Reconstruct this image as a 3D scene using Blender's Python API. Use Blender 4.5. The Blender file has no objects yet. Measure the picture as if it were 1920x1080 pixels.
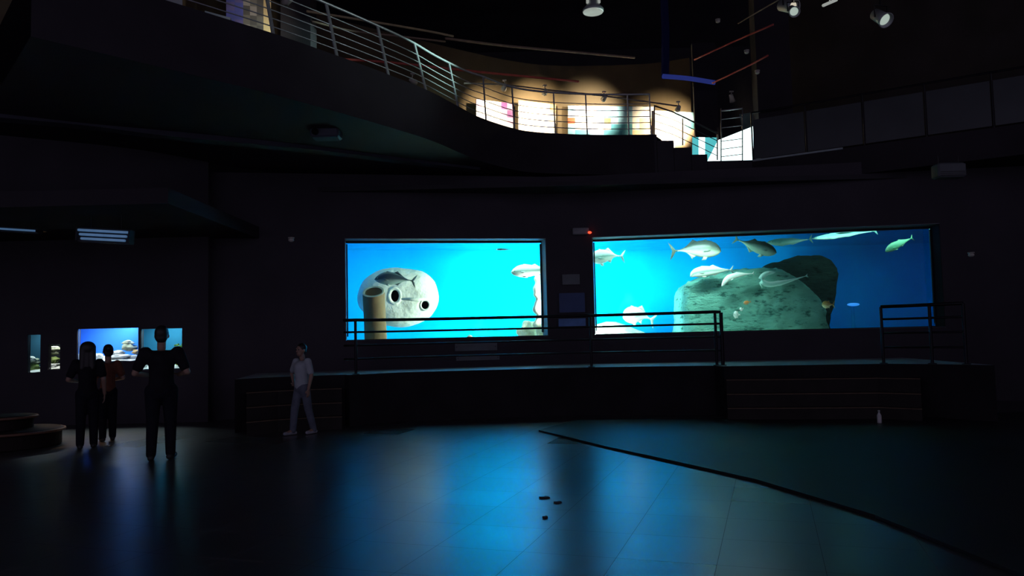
import bpy, math, random
from mathutils import Vector, Matrix, noise
random.seed(7)
S = bpy.context.scene
COL = S.collection
V = Vector

# ------------------------------------------------------------------ camera
FPX, EYE = 1450.0, 1.6
ROLL = 0.0235
PITCH = math.atan(91.0 / FPX * math.cos(ROLL))
_rw, _uw = V((1, 0, 0)), V((0, -math.sin(PITCH), math.cos(PITCH)))
FW = V((0, math.cos(PITCH), math.sin(PITCH)))
RT = math.cos(ROLL) * _rw - math.sin(ROLL) * _uw
UP = math.sin(ROLL) * _rw + math.cos(ROLL) * _uw
CAMLOC = V((0, 0, EYE))

def ray(x, y):
    return FW + RT * ((x - 960) / FPX) + UP * ((540 - y) / FPX)
def at(x, y, Y):
    """a point of the place: sight line (x, y), distance Y in front of the viewer"""
    d = ray(x, y)
    return CAMLOC + d * (Y / d.y)
def atz(x, y, z):
    d = ray(x, y)
    return CAMLOC + d * ((z - EYE) / d.z)
def hor(x):
    return 631 - 0.0235 * (x - 960)

cam = bpy.data.cameras.new('camera')
cam.sensor_width = 36
cam.lens = FPX / 1920 * 36
cam.clip_end = 200
camo = bpy.data.objects.new('camera', cam)
COL.objects.link(camo)
M3 = Matrix((RT, UP, -FW)).transposed()
camo.matrix_world = Matrix.Translation(CAMLOC) @ M3.to_4x4()
S.camera = camo

# ------------------------------------------------------------------ materials
def _nt(name):
    m = bpy.data.materials.new(name)
    m.use_nodes = True
    nt = m.node_tree
    return m, nt, nt.nodes['Principled BSDF']
def c4(c):
    return (c[0], c[1], c[2], 1)

def mat(name, c1, c2=None, scale=6, rough=0.6, metal=0.0, bump=0.0, spec=0.5, emit=None, estr=1.0, detail=4, bscale=None, alpha=None):
    """plain surface with a procedural mottling of its own colour"""
    m, nt, b = _nt(name)
    N, L = nt.nodes, nt.links
    b.inputs['Roughness'].default_value = rough
    b.inputs['Metallic'].default_value = metal
    b.inputs['Specular IOR Level'].default_value = spec
    c2 = c2 or tuple(v * 0.72 for v in c1)
    tc = N.new('ShaderNodeTexCoord')
    nz = N.new('ShaderNodeTexNoise')
    nz.inputs['Scale'].default_value = scale
    nz.inputs['Detail'].default_value = detail
    L.new(tc.outputs['Object'], nz.inputs['Vector'])
    rp = N.new('ShaderNodeValToRGB')
    rp.color_ramp.elements[0].position = 0.32
    rp.color_ramp.elements[1].position = 0.68
    rp.color_ramp.elements[0].color = c4(c2)
    rp.color_ramp.elements[1].color = c4(c1)
    L.new(nz.outputs['Fac'], rp.inputs['Fac'])
    L.new(rp.outputs['Color'], b.inputs['Base Color'])
    if bump:
        n2 = nz
        if bscale:
            n2 = N.new('ShaderNodeTexNoise')
            n2.inputs['Scale'].default_value = bscale
            n2.inputs['Detail'].default_value = 5
            L.new(tc.outputs['Object'], n2.inputs['Vector'])
        bp = N.new('ShaderNodeBump')
        bp.inputs['Strength'].default_value = bump
        bp.inputs['Distance'].default_value = 0.05
        L.new(n2.outputs['Fac'], bp.inputs['Height'])
        L.new(bp.outputs['Normal'], b.inputs['Normal'])
    if emit:
        b.inputs['Emission Color'].default_value = c4(emit)
        b.inputs['Emission Strength'].default_value = estr
    return m

def glassmat(name, tint=(1, 1, 1), refl=0.04, rough=0.02):
    m = bpy.data.materials.new(name)
    m.use_nodes = True
    nt = m.node_tree
    N, L = nt.nodes, nt.links
    N.remove(N['Principled BSDF'])
    t = N.new('ShaderNodeBsdfTransparent'); t.inputs['Color'].default_value = c4(tint)
    g = N.new('ShaderNodeBsdfGlossy'); g.inputs['Roughness'].default_value = rough
    fr = N.new('ShaderNodeFresnel'); fr.inputs['IOR'].default_value = 1.0 + refl * 8
    mx = N.new('ShaderNodeMixShader')
    L.new(fr.outputs['Fac'], mx.inputs['Fac'])
    L.new(t.outputs[0], mx.inputs[1]); L.new(g.outputs[0], mx.inputs[2])
    L.new(mx.outputs[0], N['Material Output'].inputs['Surface'])
    return m

def fishmat(name, back, belly, mid=None, fins=False, rough=0.35, spec=0.5, scale=9.0):
    """countershaded fish skin: back, flank, belly along the body's own height"""
    m, nt, b = _nt(name)
    N, L = nt.nodes, nt.links
    b.inputs['Roughness'].default_value = rough
    b.inputs['Specular IOR Level'].default_value = spec
    tc = N.new('ShaderNodeTexCoord')
    uv = N.new('ShaderNodeAttribute'); uv.attribute_name = 'height'
    nz = N.new('ShaderNodeTexNoise'); nz.inputs['Scale'].default_value = scale
    nz.inputs['Detail'].default_value = 4
    L.new(tc.outputs['Object'], nz.inputs['Vector'])
    ad = N.new('ShaderNodeMath'); ad.operation = 'MULTIPLY_ADD'
    ad.inputs[1].default_value = 0.16; ad.inputs[2].default_value = -0.08
    L.new(nz.outputs['Fac'], ad.inputs[0])
    su = N.new('ShaderNodeMath'); su.operation = 'ADD'
    L.new(uv.outputs['Fac'], su.inputs[0]); L.new(ad.outputs[0], su.inputs[1])
    rp = N.new('ShaderNodeValToRGB')
    e = rp.color_ramp.elements
    e[0].position = 0.28; e[0].color = c4(belly)
    e[1].position = 0.72; e[1].color = c4(back)
    if mid:
        k = e.new(0.48); k.color = c4(mid)
    L.new(su.outputs[0], rp.inputs['Fac'])
    L.new(rp.outputs['Color'], b.inputs['Base Color'])
    return m

# ------------------------------------------------------------------ object helpers
def tag(o, label=None, cat=None, group=None, kind=None):
    if label: o['label'] = label
    if cat: o['category'] = cat
    if group: o['group'] = group
    if kind: o['kind'] = kind
    return o
def empty(name, loc, label=None, cat=None, group=None, kind=None):
    o = bpy.data.objects.new(name, None)
    o.empty_display_size = 0.2
    COL.objects.link(o)
    o.location = loc
    return tag(o, label, cat, group, kind)

class MB:
    """collects shapes in place coordinates; build() links them as ONE mesh object"""
    def __init__(s):
        s.v, s.f, s.m, s.h = [], [], [], {}
        s.cur = 0
    def add(s, vs, fs, mi=None):
        o = len(s.v)
        s.v += [V(p) for p in vs]
        for f in fs:
            s.f.append([i + o for i in f]); s.m.append(s.cur if mi is None else mi)
        return o
    def hexa(s, b, t, mi=None):
        """b, t: four bottom / top points counter-clockwise from above"""
        s.add(list(b) + list(t), [(3, 2, 1, 0), (4, 5, 6, 7), (0, 1, 5, 4), (1, 2, 6, 5), (2, 3, 7, 6), (3, 0, 4, 7)], mi)
    def box(s, c, size, rz=0.0, mi=None, M=None):
        a, b_, d = size[0] / 2, size[1] / 2, size[2] / 2
        M = M or Matrix.Rotation(rz, 3, 'Z')
        c = V(c)
        p = [c + M @ V((x, y, z)) for z in (-d, d) for x, y in ((-a, -b_), (a, -b_), (a, b_), (-a, b_))]
        s.hexa(p[:4], p[4:], mi)
    def rbox(s, c, size, r=0.02, M=None, mi=None):
        """box with chamfered edges"""
        a, b_, d = size[0] / 2, size[1] / 2, size[2] / 2
        r = min(r, a * .9, b_ * .9, d * .9)
        M = M or Matrix.Identity(3)
        c = V(c)
        rings = []
        for z, k in ((-d, r), (-d + r, 0), (d - r, 0), (d, r)):
            A, B = a - k, b_ - k
            rr = r
            ring = [(-A + rr * 0, -B + rr), (-A + rr, -B), (A - rr, -B), (A, -B + rr), (A, B - rr), (A - rr, B), (-A + rr, B), (-A, B - rr)]
            rings.append([c + M @ V((x, y, z)) for x, y in ring])
        s.loft(rings, True, True, mi)
    def loft(s, rings, cap0=True, cap1=True, mi=None, closed=True):
        n = len(rings[0])
        vs = [p for r in rings for p in r]
        fs = []
        for i in range(len(rings) - 1):
            for j in range(n if closed else n - 1):
                k = (j + 1) % n
                fs.append((i * n + j, i * n + k, (i + 1) * n + k, (i + 1) * n + j))
        if cap0: fs.append(tuple(reversed(range(n))))
        if cap1: fs.append(tuple((len(rings) - 1) * n + j for j in range(n)))
        return s.add(vs, fs, mi)
    def tube(s, pts, r, n=10, mi=None, caps=True):
        pts = [V(p) for p in pts]
        rs = r if isinstance(r, (list, tuple)) else [r] * len(pts)
        rings = []
        T0 = (pts[1] - pts[0]).normalized()
        ref = V((0, 0, 1)) if abs(T0.z) < 0.9 else V((1, 0, 0))
        nrm = (ref - T0 * ref.dot(T0)).normalized()
        for i, p in enumerate(pts):
            a = pts[max(i - 1, 0)]; b = pts[min(i + 1, len(pts) - 1)]
            T = (b - a).normalized()
            nrm = (nrm - T * nrm.dot(T)).normalized()
            bn = T.cross(nrm)
            rings.append([p + (nrm * math.cos(2 * math.pi * k / n) + bn * math.sin(2 * math.pi * k / n)) * rs[i] for k in range(n)])
        s.loft(rings, caps, caps, mi)
    def lathe(s, c, prof, n=24, M=None, mi=None, caps=True):
        """prof: (radius, height) from bottom to top about the local z axis"""
        M = M or Matrix.Identity(3)
        c = V(c)
        rings = [[c + M @ V((r * math.cos(2 * math.pi * k / n), r * math.sin(2 * math.pi * k / n), h)) for k in range(n)] for r, h in prof]
        s.loft(rings, caps, caps, mi)
    def sphere(s, c, r, n=12, mi=None, sc=(1, 1, 1), M=None):
        M = M or Matrix.Identity(3)
        c = V(c)
        rings = []
        for i in range(1, n):
            a = math.pi * i / n
            rings.append([c + M @ V((sc[0] * r * math.sin(a) * math.cos(2 * math.pi * k / (2 * n)), sc[1] * r * math.sin(a) * math.sin(2 * math.pi * k / (2 * n)), -sc[2] * r * math.cos(a))) for k in range(2 * n)])
        s.loft(rings, True, True, mi)
    def capsule(s, p0, r0, p1, r1, n=12):
        p0, p1 = V(p0), V(p1)
        s.sphere(p0, r0, 8); s.sphere(p1, r1, 8)
        if (p1 - p0).length > 1e-4: s.tube([p0, p1], [r0, r1], n)
    def prism(s, poly, nrm, th, mi=None):
        """flat outline given thickness th along nrm (both sides)"""
        nrm = V(nrm).normalized() * (th / 2)
        a = [V(p) - nrm for p in poly]; b = [V(p) + nrm for p in poly]
        s.loft([a, b], True, True, mi)
    def build(s, name, mats, parent=None, smooth=False, origin=None, bevel=0.0, merge=False):
        if not isinstance(mats, (list, tuple)): mats = [mats]
        me = bpy.data.meshes.new(name)
        if parent is not None: o0 = world_loc(parent)
        elif origin is not None: o0 = V(origin)
        else:
            lo = [min(p[k] for p in s.v) for k in range(3)]; hi = [max(p[k] for p in s.v) for k in range(3)]
            o0 = V(((lo[0] + hi[0]) / 2, (lo[1] + hi[1]) / 2, lo[2]))
        me.from_pydata([p - o0 for p in s.v], [], s.f)
        for m in mats: me.materials.append(m)
        me.polygons.foreach_set('material_index', s.m)
        if smooth: me.polygons.foreach_set('use_smooth', [True] * len(s.f))
        if s.h:
            at_ = me.attributes.new('height', 'FLOAT', 'POINT')
            for i in range(len(s.v)): at_.data[i].value = s.h.get(i, 0.5)
        me.update()
        fix_normals(me, merge)
        o = bpy.data.objects.new(name, me)
        COL.objects.link(o)
        if parent is not None:
            o.parent = parent          # parents carry no rotation: local = place minus the parent's place
        else: o.location = o0
        if bevel:
            bm_ = o.modifiers.new('bevel', 'BEVEL'); bm_.width = bevel; bm_.segments = 2; bm_.limit_method = 'ANGLE'
        return o
import bmesh
def fix_normals(me, merge=False):
    bm = bmesh.new(); bm.from_mesh(me)
    if merge: bmesh.ops.remove_doubles(bm, verts=bm.verts, dist=1e-5)
    bmesh.ops.recalc_face_normals(bm, faces=bm.faces)
    bm.to_mesh(me); bm.free()
def world_loc(o):
    p = V(o.location)
    while o.parent: o = o.parent; p += V(o.location)
    return p
def baked(o, *mods):
    """apply the modifiers an object carries"""
    dg = bpy.context.evaluated_depsgraph_get()
    me = bpy.data.meshes.new_from_object(o.evaluated_get(dg))
    o.modifiers.clear()
    o.data = me
    return o
def remesh(o, voxel, smooth_it=4):
    m = o.modifiers.new('r', 'REMESH'); m.mode = 'VOXEL'; m.voxel_size = voxel; m.use_smooth_shade = True
    if smooth_it:
        k = o.modifiers.new('s', 'SMOOTH'); k.factor = 0.5; k.iterations = smooth_it
    mats = [x for x in o.data.materials]
    baked(o)
    if not o.data.materials:
        for x in mats: o.data.materials.append(x)
    return o
def struct(mb, name, mats, parent=None, **k):
    o = mb.build(name, mats, parent, **k)
    if parent is None: o['kind'] = 'structure'
    return o
def thing1(mb, name, mats, label, cat, group=None, **k):
    return tag(mb.build(name, mats, None, **k), label, cat, group)
def crom(pts, n=8):
    """smooth curve through points"""
    P = [V(p) for p in pts]
    out = []
    for i in range(len(P) - 1):
        a = P[i - 1] if i else P[0] * 2 - P[1]
        b, c = P[i], P[i + 1]
        d = P[i + 2] if i + 2 < len(P) else P[-1] * 2 - P[-2]
        for k in range(n):
            t = k / n
            out.append(0.5 * ((2 * b) + (c - a) * t + (2 * a - 5 * b + 4 * c - d) * t * t + (3 * b - a - 3 * c + d) * t ** 3))
    out.append(P[-1])
    return out
def light(kind, name, loc, power, color, target=None, size=0.2, size_y=None, spot=60, blend=0.5, spread=None):
    l = bpy.data.lights.new(name, kind)
    l.energy = power; l.color = color
    if kind == 'AREA':
        l.shape = 'RECTANGLE' if size_y else 'SQUARE'
        l.size = size
        if size_y: l.size_y = size_y
        if spread: l.spread = math.radians(spread)
    else:
        l.shadow_soft_size = size
    if kind == 'SPOT':
        l.spot_size = math.radians(spot); l.spot_blend = blend
    o = bpy.data.objects.new(name, l)
    COL.objects.link(o)
    o.location = loc
    if target is not None:
        o.rotation_euler = (V(target) - V(loc)).to_track_quat('-Z', 'Y').to_euler()
    return o

def wall_with_openings(P0, P1, z0, z1, th, openings, mb=None):
    """upright wall along P0-P1 (front face), th backwards (+ left normal of P0->P1); openings (u0,u1,za,zb) cut through"""
    mb = mb or MB()
    P0, P1 = V((P0[0], P0[1], 0)), V((P1[0], P1[1], 0))
    L_ = (P1 - P0).length
    d = (P1 - P0) / L_
    n = V((-d.y, d.x, 0)) * th
    us = sorted({0, L_} | {o[0] for o in openings} | {o[1] for o in openings})
    zs = sorted({z0, z1} | {o[2] for o in openings} | {o[3] for o in openings})
    def inside(u, z):
        return any(o[0] < u < o[1] and o[2] < z < o[3] for o in openings)
    for i in range(len(us) - 1):
        # merge vertical runs
        run = None
        for j in range(len(zs) - 1):
            if inside((us[i] + us[i + 1]) / 2, (zs[j] + zs[j + 1]) / 2):
                if run is not None: emitrun(mb, P0, d, n, us[i], us[i + 1], run, zs[j]); run = None
            elif run is None: run = zs[j]
        if run is not None: emitrun(mb, P0, d, n, us[i], us[i + 1], run, zs[-1])
    return mb
def emitrun(mb, P0, d, n, u0, u1, za, zb):
    a, b = P0 + d * u0, P0 + d * u1
    q = [a, b, b + n, a + n]
    mb.hexa([p + V((0, 0, za)) for p in q], [p + V((0, 0, zb)) for p in q])

def pillow(mb, outline, dvec, depth, power=0.45, nr=48, nd=14, jitter=0.0, jscale=1.0, seed=0, fine=0.0, fscale=5.0):
    """solid whose silhouette is the outline (points in one plane), bulging depth/2 each way along dvec"""
    P = [V(p) for p in outline]
    c = sum(P, V()) / len(P)
    # resample the outline by length
    seg = [(P[i], P[(i + 1) % len(P)]) for i in range(len(P))]
    tot = sum((b - a).length for a, b in seg)
    ring = []
    for k in range(nr):
        s = tot * k / nr
        for a, b in seg:
            l = (b - a).length
            if s <= l: ring.append(a + (b - a) * (s / l)); break
            s -= l
    dv = V(dvec).normalized()
    def rough(q):
        if jitter: q = q + noise.noise_vector(q * jscale + V((seed, 0, 0))) * jitter
        if fine: q = q + noise.noise_vector(q * fscale + V((0, seed, 3))) * fine + noise.noise_vector(q * fscale * 2.3 + V((seed, 0, 1))) * (fine * .45)
        return q
    rows = []
    for i in range(1, nd):
        a = math.pi * i / nd
        sc = max(math.sin(a), 0.02) ** power
        off = -math.cos(a) * depth / 2
        rows.append([c + (p - c) * sc + dv * off for p in ring])
    def shrink(row):
        cc = sum(row, V()) / len(row)
        return [[cc + (p - cc) * f for p in row] for f in (.9, .8, .7, .6, .5, .4, .3, .2, .1, .03)]
    rows = shrink(rows[0])[::-1] + rows + shrink(rows[-1])
    mb.loft([[rough(q) for q in row] for row in rows], True, True)
    return mb

# ------------------------------------------------------------------ palette
M = {}
M['black_paint'] = mat('black_paint', (0.042, 0.040, 0.045), (0.030, 0.029, 0.033), 1.3, 0.7, spec=0.25, bump=0.05)
M['dark_wall'] = mat('dark_wall', (0.062, 0.056, 0.066), (0.048, 0.044, 0.052), 0.8, 0.75, spec=0.2, bump=0.05)
M['soffit'] = mat('soffit', (0.045, 0.038, 0.046), (0.036, 0.030, 0.037), 0.7, 0.7, spec=0.2)
M['reveal'] = mat('reveal', (0.17, 0.19, 0.22), (0.13, 0.15, 0.17), 2.0, 0.6)
M['gasket'] = mat('gasket', (0.012, 0.012, 0.014), None, 5, 0.5)
M['fascia'] = mat('fascia', (0.042, 0.038, 0.044), (0.032, 0.029, 0.033), 1.0, 0.9, spec=0.05)
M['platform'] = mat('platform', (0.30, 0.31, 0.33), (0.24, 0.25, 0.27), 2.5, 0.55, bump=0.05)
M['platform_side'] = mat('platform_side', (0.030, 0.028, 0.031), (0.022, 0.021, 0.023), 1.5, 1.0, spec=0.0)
M['step'] = mat('step', (0.03, 0.026, 0.024), (0.02, 0.018, 0.017), 2, 0.7, spec=0.2)
M['nosing'] = mat('nosing', (0.15, 0.10, 0.06), (0.11, 0.075, 0.045), 8, 0.6)
M['rail_dark'] = mat('rail_dark', (0.012, 0.012, 0.016), None, 9, 0.4, 0.6)
M['rail_silver'] = mat('rail_silver', (0.55, 0.58, 0.58), (0.45, 0.48, 0.48), 12, 0.35, 0.55)
M['glass'] = glassmat('acrylic', (0.97, 0.99, 1.0), 0.02)
M['balustrade'] = glassmat('balustrade_glass', (0.86, 0.92, 0.93), 0.05, 0.15)

# ------------------------------------------------------------------ floor: big dark polished tiles
def floormat():
    m, nt, b = _nt('dark_stone_tiles')
    N, L = nt.nodes, nt.links
    tc = N.new('ShaderNodeTexCoord')
    mp = N.new('ShaderNodeMapping'); mp.inputs['Rotation'].default_value = (0, 0, math.radians(18.3))
    mp.inputs['Location'].default_value = (0.41, 0.02, 0)
    L.new(tc.outputs['Object'], mp.inputs['Vector'])
    br = N.new('ShaderNodeTexBrick')
    br.offset = 0.0; br.squash = 1.0
    br.inputs['Scale'].default_value = 1.0
    br.inputs['Brick Width'].default_value = 0.7
    br.inputs['Row Height'].default_value = 0.7
    br.inputs['Mortar Size'].default_value = 0.0022
    br.inputs['Mortar Smooth'].default_value = 0.2
    br.inputs['Bias'].default_value = 0.0
    br.inputs['Color1'].default_value = (0, 0, 0, 1)
    br.inputs['Color2'].default_value = (1, 1, 1, 1)
    br.inputs['Mortar'].default_value = (0.5, 0.5, 0.5, 1)
    L.new(mp.outputs[0], br.inputs['Vector'])
    nz = N.new('ShaderNodeTexNoise'); nz.inputs['Scale'].default_value = 1.7; nz.inputs['Detail'].default_value = 6
    L.new(tc.outputs['Object'], nz.inputs['Vector'])
    rp = N.new('ShaderNodeValToRGB')
    rp.color_ramp.elements[0].position = 0.3; rp.color_ramp.elements[1].position = 0.7
    rp.color_ramp.elements[0].color = (0.012, 0.012, 0.014, 1); rp.color_ramp.elements[1].color = (0.022, 0.022, 0.025, 1)
    L.new(nz.outputs['Fac'], rp.inputs['Fac'])
    mx = N.new('ShaderNodeMixRGB'); mx.blend_type = 'MIX'
    mx.inputs['Color2'].default_value = (0.003, 0.003, 0.004, 1)
    L.new(br.outputs['Fac'], mx.inputs['Fac']); L.new(rp.outputs['Color'], mx.inputs['Color1'])
    L.new(mx.outputs['Color'], b.inputs['Base Color'])
    # each tile polished a little differently; joints matt
    ro = N.new('ShaderNodeMapRange'); ro.inputs['To Min'].default_value = 0.27; ro.inputs['To Max'].default_value = 0.315
    L.new(br.outputs['Color'], ro.inputs['Value'])
    mr = N.new('ShaderNodeMix'); mr.data_type = 'FLOAT'
    L.new(br.outputs['Fac'], mr.inputs['Factor']); L.new(ro.outputs['Result'], mr.inputs['A'])
    mr.inputs['B'].default_value = 0.9
    L.new(mr.outputs['Result'], b.inputs['Roughness'])
    sp = N.new('ShaderNodeMath'); sp.operation = 'MULTIPLY_ADD'; sp.inputs[1].default_value = -0.4; sp.inputs[2].default_value = 1.0
    b.inputs['IOR'].default_value = 2.5
    L.new(br.outputs['Fac'], sp.inputs[0]); L.new(sp.outputs[0], b.inputs['Specular IOR Level'])
    bp = N.new('ShaderNodeBump'); bp.inputs['Strength'].default_value = 0.04; bp.inputs['Distance'].default_value = 0.02
    L.new(nz.outputs['Fac'], bp.inputs['Height']); L.new(bp.outputs['Normal'], b.inputs['Normal'])
    return m
M['floor'] = floormat()
mb = MB()
mb.hexa([V((-16, -3, -.2)), V((15, -3, -.2)), V((15, 26, -.2)), V((-16, 26, -.2))], [V((-16, -3, 0)), V((15, -3, 0)), V((15, 26, 0)), V((-16, 26, 0))])
o = struct(mb, 'floor', M['floor'], origin=(0, 0, 0))

# low raised floor on the right: a diagonal edge 6 cm high
M['ramp'] = mat('worn_vinyl', (0.020, 0.021, 0.024), (0.013, 0.014, 0.016), 1.2, 0.44, spec=0.28, bump=0.03)
e = [atz(1010, 806, 0.03), atz(1120, 833, 0.03), atz(1300, 872, 0.03), atz(1420, 899, 0.03), atz(1640, 965, 0.03), atz(2100, 1150, 0.03)]
poly = [V((p.x, p.y, 0)) for p in e] + [V((11.2, 3, 0)), V((11.2, 14.0, 0)), V((3.5, 14.2, 0)), V((1.2, 14.6, 0))]
mb = MB()
a = [p + V((0, 0, .001)) for p in poly]; b = [p + V((0, 0, .03)) for p in poly]
mb.loft([a, b], True, True)
struct(mb, 'floor_step', M['ramp'], origin=(0, 0, 0))

# ------------------------------------------------------------------ the wall with the two big tank windows
ZT = 3.83                              # head of the window openings
def px_d(x, d):                        # plan point under the sight line x at distance d
    p = at(x, hor(x), d); return V((p.x, p.y, 0))
LA, LB = px_d(648, 16.8), px_d(1028, 17.6)
RA, RB = px_d(1115, 17.6), px_d(1773, 16.62)
TH = 0.5
def extend(a, b, k): return a + (b - a).normalized() * k
WL0 = extend(LB, LA, (LB - LA).length + 2.9)
J1, J2 = extend(LA, LB, (LB - LA).length + 0.02), extend(RB, RA, (RB - RA).length + 0.02)
WR1 = extend(RA, RB, (RB - RA).length + 3.2)
mb = MB()
uL = (LA - WL0).length
wall_with_openings(WL0, J1, 0, 5.25, TH, [(uL, uL + (LB - LA).length, EYE, ZT)], mb)
wall_with_openings(J1, J2, 0, 5.25, TH, [], mb)
uR = (RA - J2).length
wall_with_openings(J2, WR1, 0, 5.25, TH, [(uR, uR + (RB - RA).length, EYE, ZT)], mb)
struct(mb, 'wall_back', M['dark_wall'])

def tank_window(n, A, B):
    d = (B - A).normalized(); nb = V((-d.y, d.x, 0))
    w = (B - A).length
    mf = MB()                          # reveal lining: thin boards on head and jambs, sill
    t = 0.012
    Mx = Matrix((d, nb, V((0, 0, 1)))).transposed()
    mid = (A + B) / 2
    mf.box(mid + nb * (TH / 2) + V((0, 0, ZT - t / 2)), (w, TH, t), M=Mx)
    mf.box(A + d * (t / 2) + nb * (TH / 2) + V((0, 0, (EYE + ZT) / 2)), (t, TH, ZT - EYE - 2 * t), M=Mx)
    mf.cur = 1 if n == 2 else 0
    mf.box(B - d * (t / 2) + nb * (TH / 2) + V((0, 0, (EYE + ZT) / 2)), (t, TH, ZT - EYE - 2 * t), M=Mx)
    mf.cur = 0
    mf.box(mid + nb * (TH / 2) + V((0, 0, EYE - t / 2 - .003)), (w, TH, t), M=Mx)
    root = struct(mf, 'window_%d' % n, [M['reveal'], M['fascia']])
    mg = MB()
    g = 0.045
    y = nb * (TH - 0.05)
    mg.box(mid + y + V((0, 0, ZT - t - g / 2)), (w - 2 * t, 0.06, g), M=Mx)
    mg.box(mid + y + V((0, 0, EYE - .003 + .008)), (w - 2 * t, 0.06, .016), M=Mx)
    mg.box(A + d * (t + .02) + y + V((0, 0, (EYE + ZT) / 2)), (.03, 0.06, ZT - EYE - .16), M=Mx)
    mg.box(B - d * (t + .02) + y + V((0, 0, (EYE + ZT) / 2)), (.03, 0.06, ZT - EYE - .16), M=Mx)
    mg.build('window_frame', M['gasket'], root)
    mp_ = MB()
    mp_.box(mid + nb * (TH - 0.05) + V((0, 0, (EYE + ZT) / 2)), (w - .08, 0.03, ZT - EYE - .09), M=Mx)
    mp_.build('window_pane', M['glass'], root)
tank_window(1, LA, LB)
tank_window(2, RA, RB)

# ------------------------------------------------------------------ inside of the big tank
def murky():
    """tank wall whose blue and paler plume stand in for water haze"""
    m, nt, b = _nt('tank_haze_blue')
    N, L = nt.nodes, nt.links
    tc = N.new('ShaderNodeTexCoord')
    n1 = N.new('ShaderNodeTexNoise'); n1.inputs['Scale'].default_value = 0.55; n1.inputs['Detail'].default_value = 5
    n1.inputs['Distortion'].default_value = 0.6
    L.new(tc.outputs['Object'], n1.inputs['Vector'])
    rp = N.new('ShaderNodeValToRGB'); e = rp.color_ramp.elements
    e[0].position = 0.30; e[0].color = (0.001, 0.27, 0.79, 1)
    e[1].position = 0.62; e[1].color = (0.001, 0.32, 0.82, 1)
    k = e.new(0.80); k.color = (0.012, 0.37, 0.84, 1)  # paler murky plume painted into the wall colour
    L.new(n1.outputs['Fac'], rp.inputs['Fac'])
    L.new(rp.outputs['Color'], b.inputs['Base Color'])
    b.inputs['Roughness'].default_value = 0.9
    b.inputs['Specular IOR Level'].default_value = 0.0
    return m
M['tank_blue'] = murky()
M['sand'] = mat('sand', (0.72, 0.70, 0.60), (0.5, 0.5, 0.42), 7, 0.95, bump=0.4, spec=0.1)
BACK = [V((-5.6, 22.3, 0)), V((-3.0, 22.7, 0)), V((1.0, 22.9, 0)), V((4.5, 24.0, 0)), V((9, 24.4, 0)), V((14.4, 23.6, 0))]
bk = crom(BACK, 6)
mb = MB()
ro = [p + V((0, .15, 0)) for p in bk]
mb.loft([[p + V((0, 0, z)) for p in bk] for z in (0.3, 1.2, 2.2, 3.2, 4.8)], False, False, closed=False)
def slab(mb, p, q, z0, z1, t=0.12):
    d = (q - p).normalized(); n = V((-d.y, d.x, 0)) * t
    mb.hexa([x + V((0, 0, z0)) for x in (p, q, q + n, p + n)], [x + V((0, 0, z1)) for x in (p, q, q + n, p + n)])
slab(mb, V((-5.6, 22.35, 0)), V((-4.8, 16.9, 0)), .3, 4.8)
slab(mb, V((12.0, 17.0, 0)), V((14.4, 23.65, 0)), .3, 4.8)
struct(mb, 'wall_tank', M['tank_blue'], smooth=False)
mb = MB()
mb.box((4.5, 20.8, 4.9), (21, 8.2, .1))
struct(mb, 'ceiling_tank', M['black_paint'])
# rippled water surface seen from below
def watermat():
    m, nt, b = _nt('water_surface')
    N, L = nt.nodes, nt.links
    N.remove(b)
    tc = N.new('ShaderNodeTexCoord')
    nz = N.new('ShaderNodeTexNoise'); nz.inputs['Scale'].default_value = 2.2; nz.inputs['Detail'].default_value = 3
    L.new(tc.outputs['Object'], nz.inputs['Vector'])
    bp = N.new('ShaderNodeBump'); bp.inputs['Strength'].default_value = 0.5; bp.inputs['Distance'].default_value = 0.15
    L.new(nz.outputs['Fac'], bp.inputs['Height'])
    g = N.new('ShaderNodeBsdfGlossy'); g.inputs['Roughness'].default_value = 0.12
    g.inputs['Color'].default_value = (0.7, 0.85, 0.9, 1)
    L.new(bp.outputs['Normal'], g.inputs['Normal'])
    t = N.new('ShaderNodeBsdfTransparent')
    mx = N.new('ShaderNodeMixShader'); mx.inputs['Fac'].default_value = 0.8
    L.new(t.outputs[0], mx.inputs[1]); L.new(g.outputs[0], mx.inputs[2])
    L.new(mx.outputs[0], N['Material Output'].inputs['Surface'])
    return m
M['water'] = watermat()
mb = MB()
ps = [V((-5.3, 17.6, 4.14)), V((12.2, 17.9, 4.14)), V((14.2, 23.4, 4.14)), V((4, 23.7, 4.14)), V((-5.4, 21.5, 4.14))]
mb.add(ps, [tuple(range(5))])
struct(mb, 'water', M['water'])
# sand bed, higher towards the back and heaped beside the boulder
mb = MB()
nx, ny = 70, 24
vs = []
for j in range(ny + 1):
    for i in range(nx + 1):
        x = -5.35 + i * (12.35 + 5.35) / nx
        f = j / ny
        y0 = 17.05 + 0.9 * max(0, 1 - abs(x - 1.3) / 5.5); y = y0 + f * ((20.8 + max(0, min(x + 5.4, 3)) * .3 if x < 0 else 23.4) - y0)
        z = 1.28 + 0.10 * f + 0.05 * noise.noise(V((x * 1.3, y * 1.3, 0))) + 0.015 * noise.noise(V((x * 6, y * 6, 2)))
        z += 0.62 * math.exp(-((x - 2.6) / 1.0) ** 2 - ((y - 20.6) / 1.0) ** 2)
        vs.append((x, y, z))
mb.add(vs, [(j * (nx + 1) + i, j * (nx + 1) + i + 1, (j + 1) * (nx + 1) + i + 1, (j + 1) * (nx + 1) + i) for j in range(ny) for i in range(nx)])
o = mb.build('sand_bed', M['sand'], smooth=True)
tag(o, 'pale sand covering the bottom of the big tank', 'sand', kind='stuff')

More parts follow.
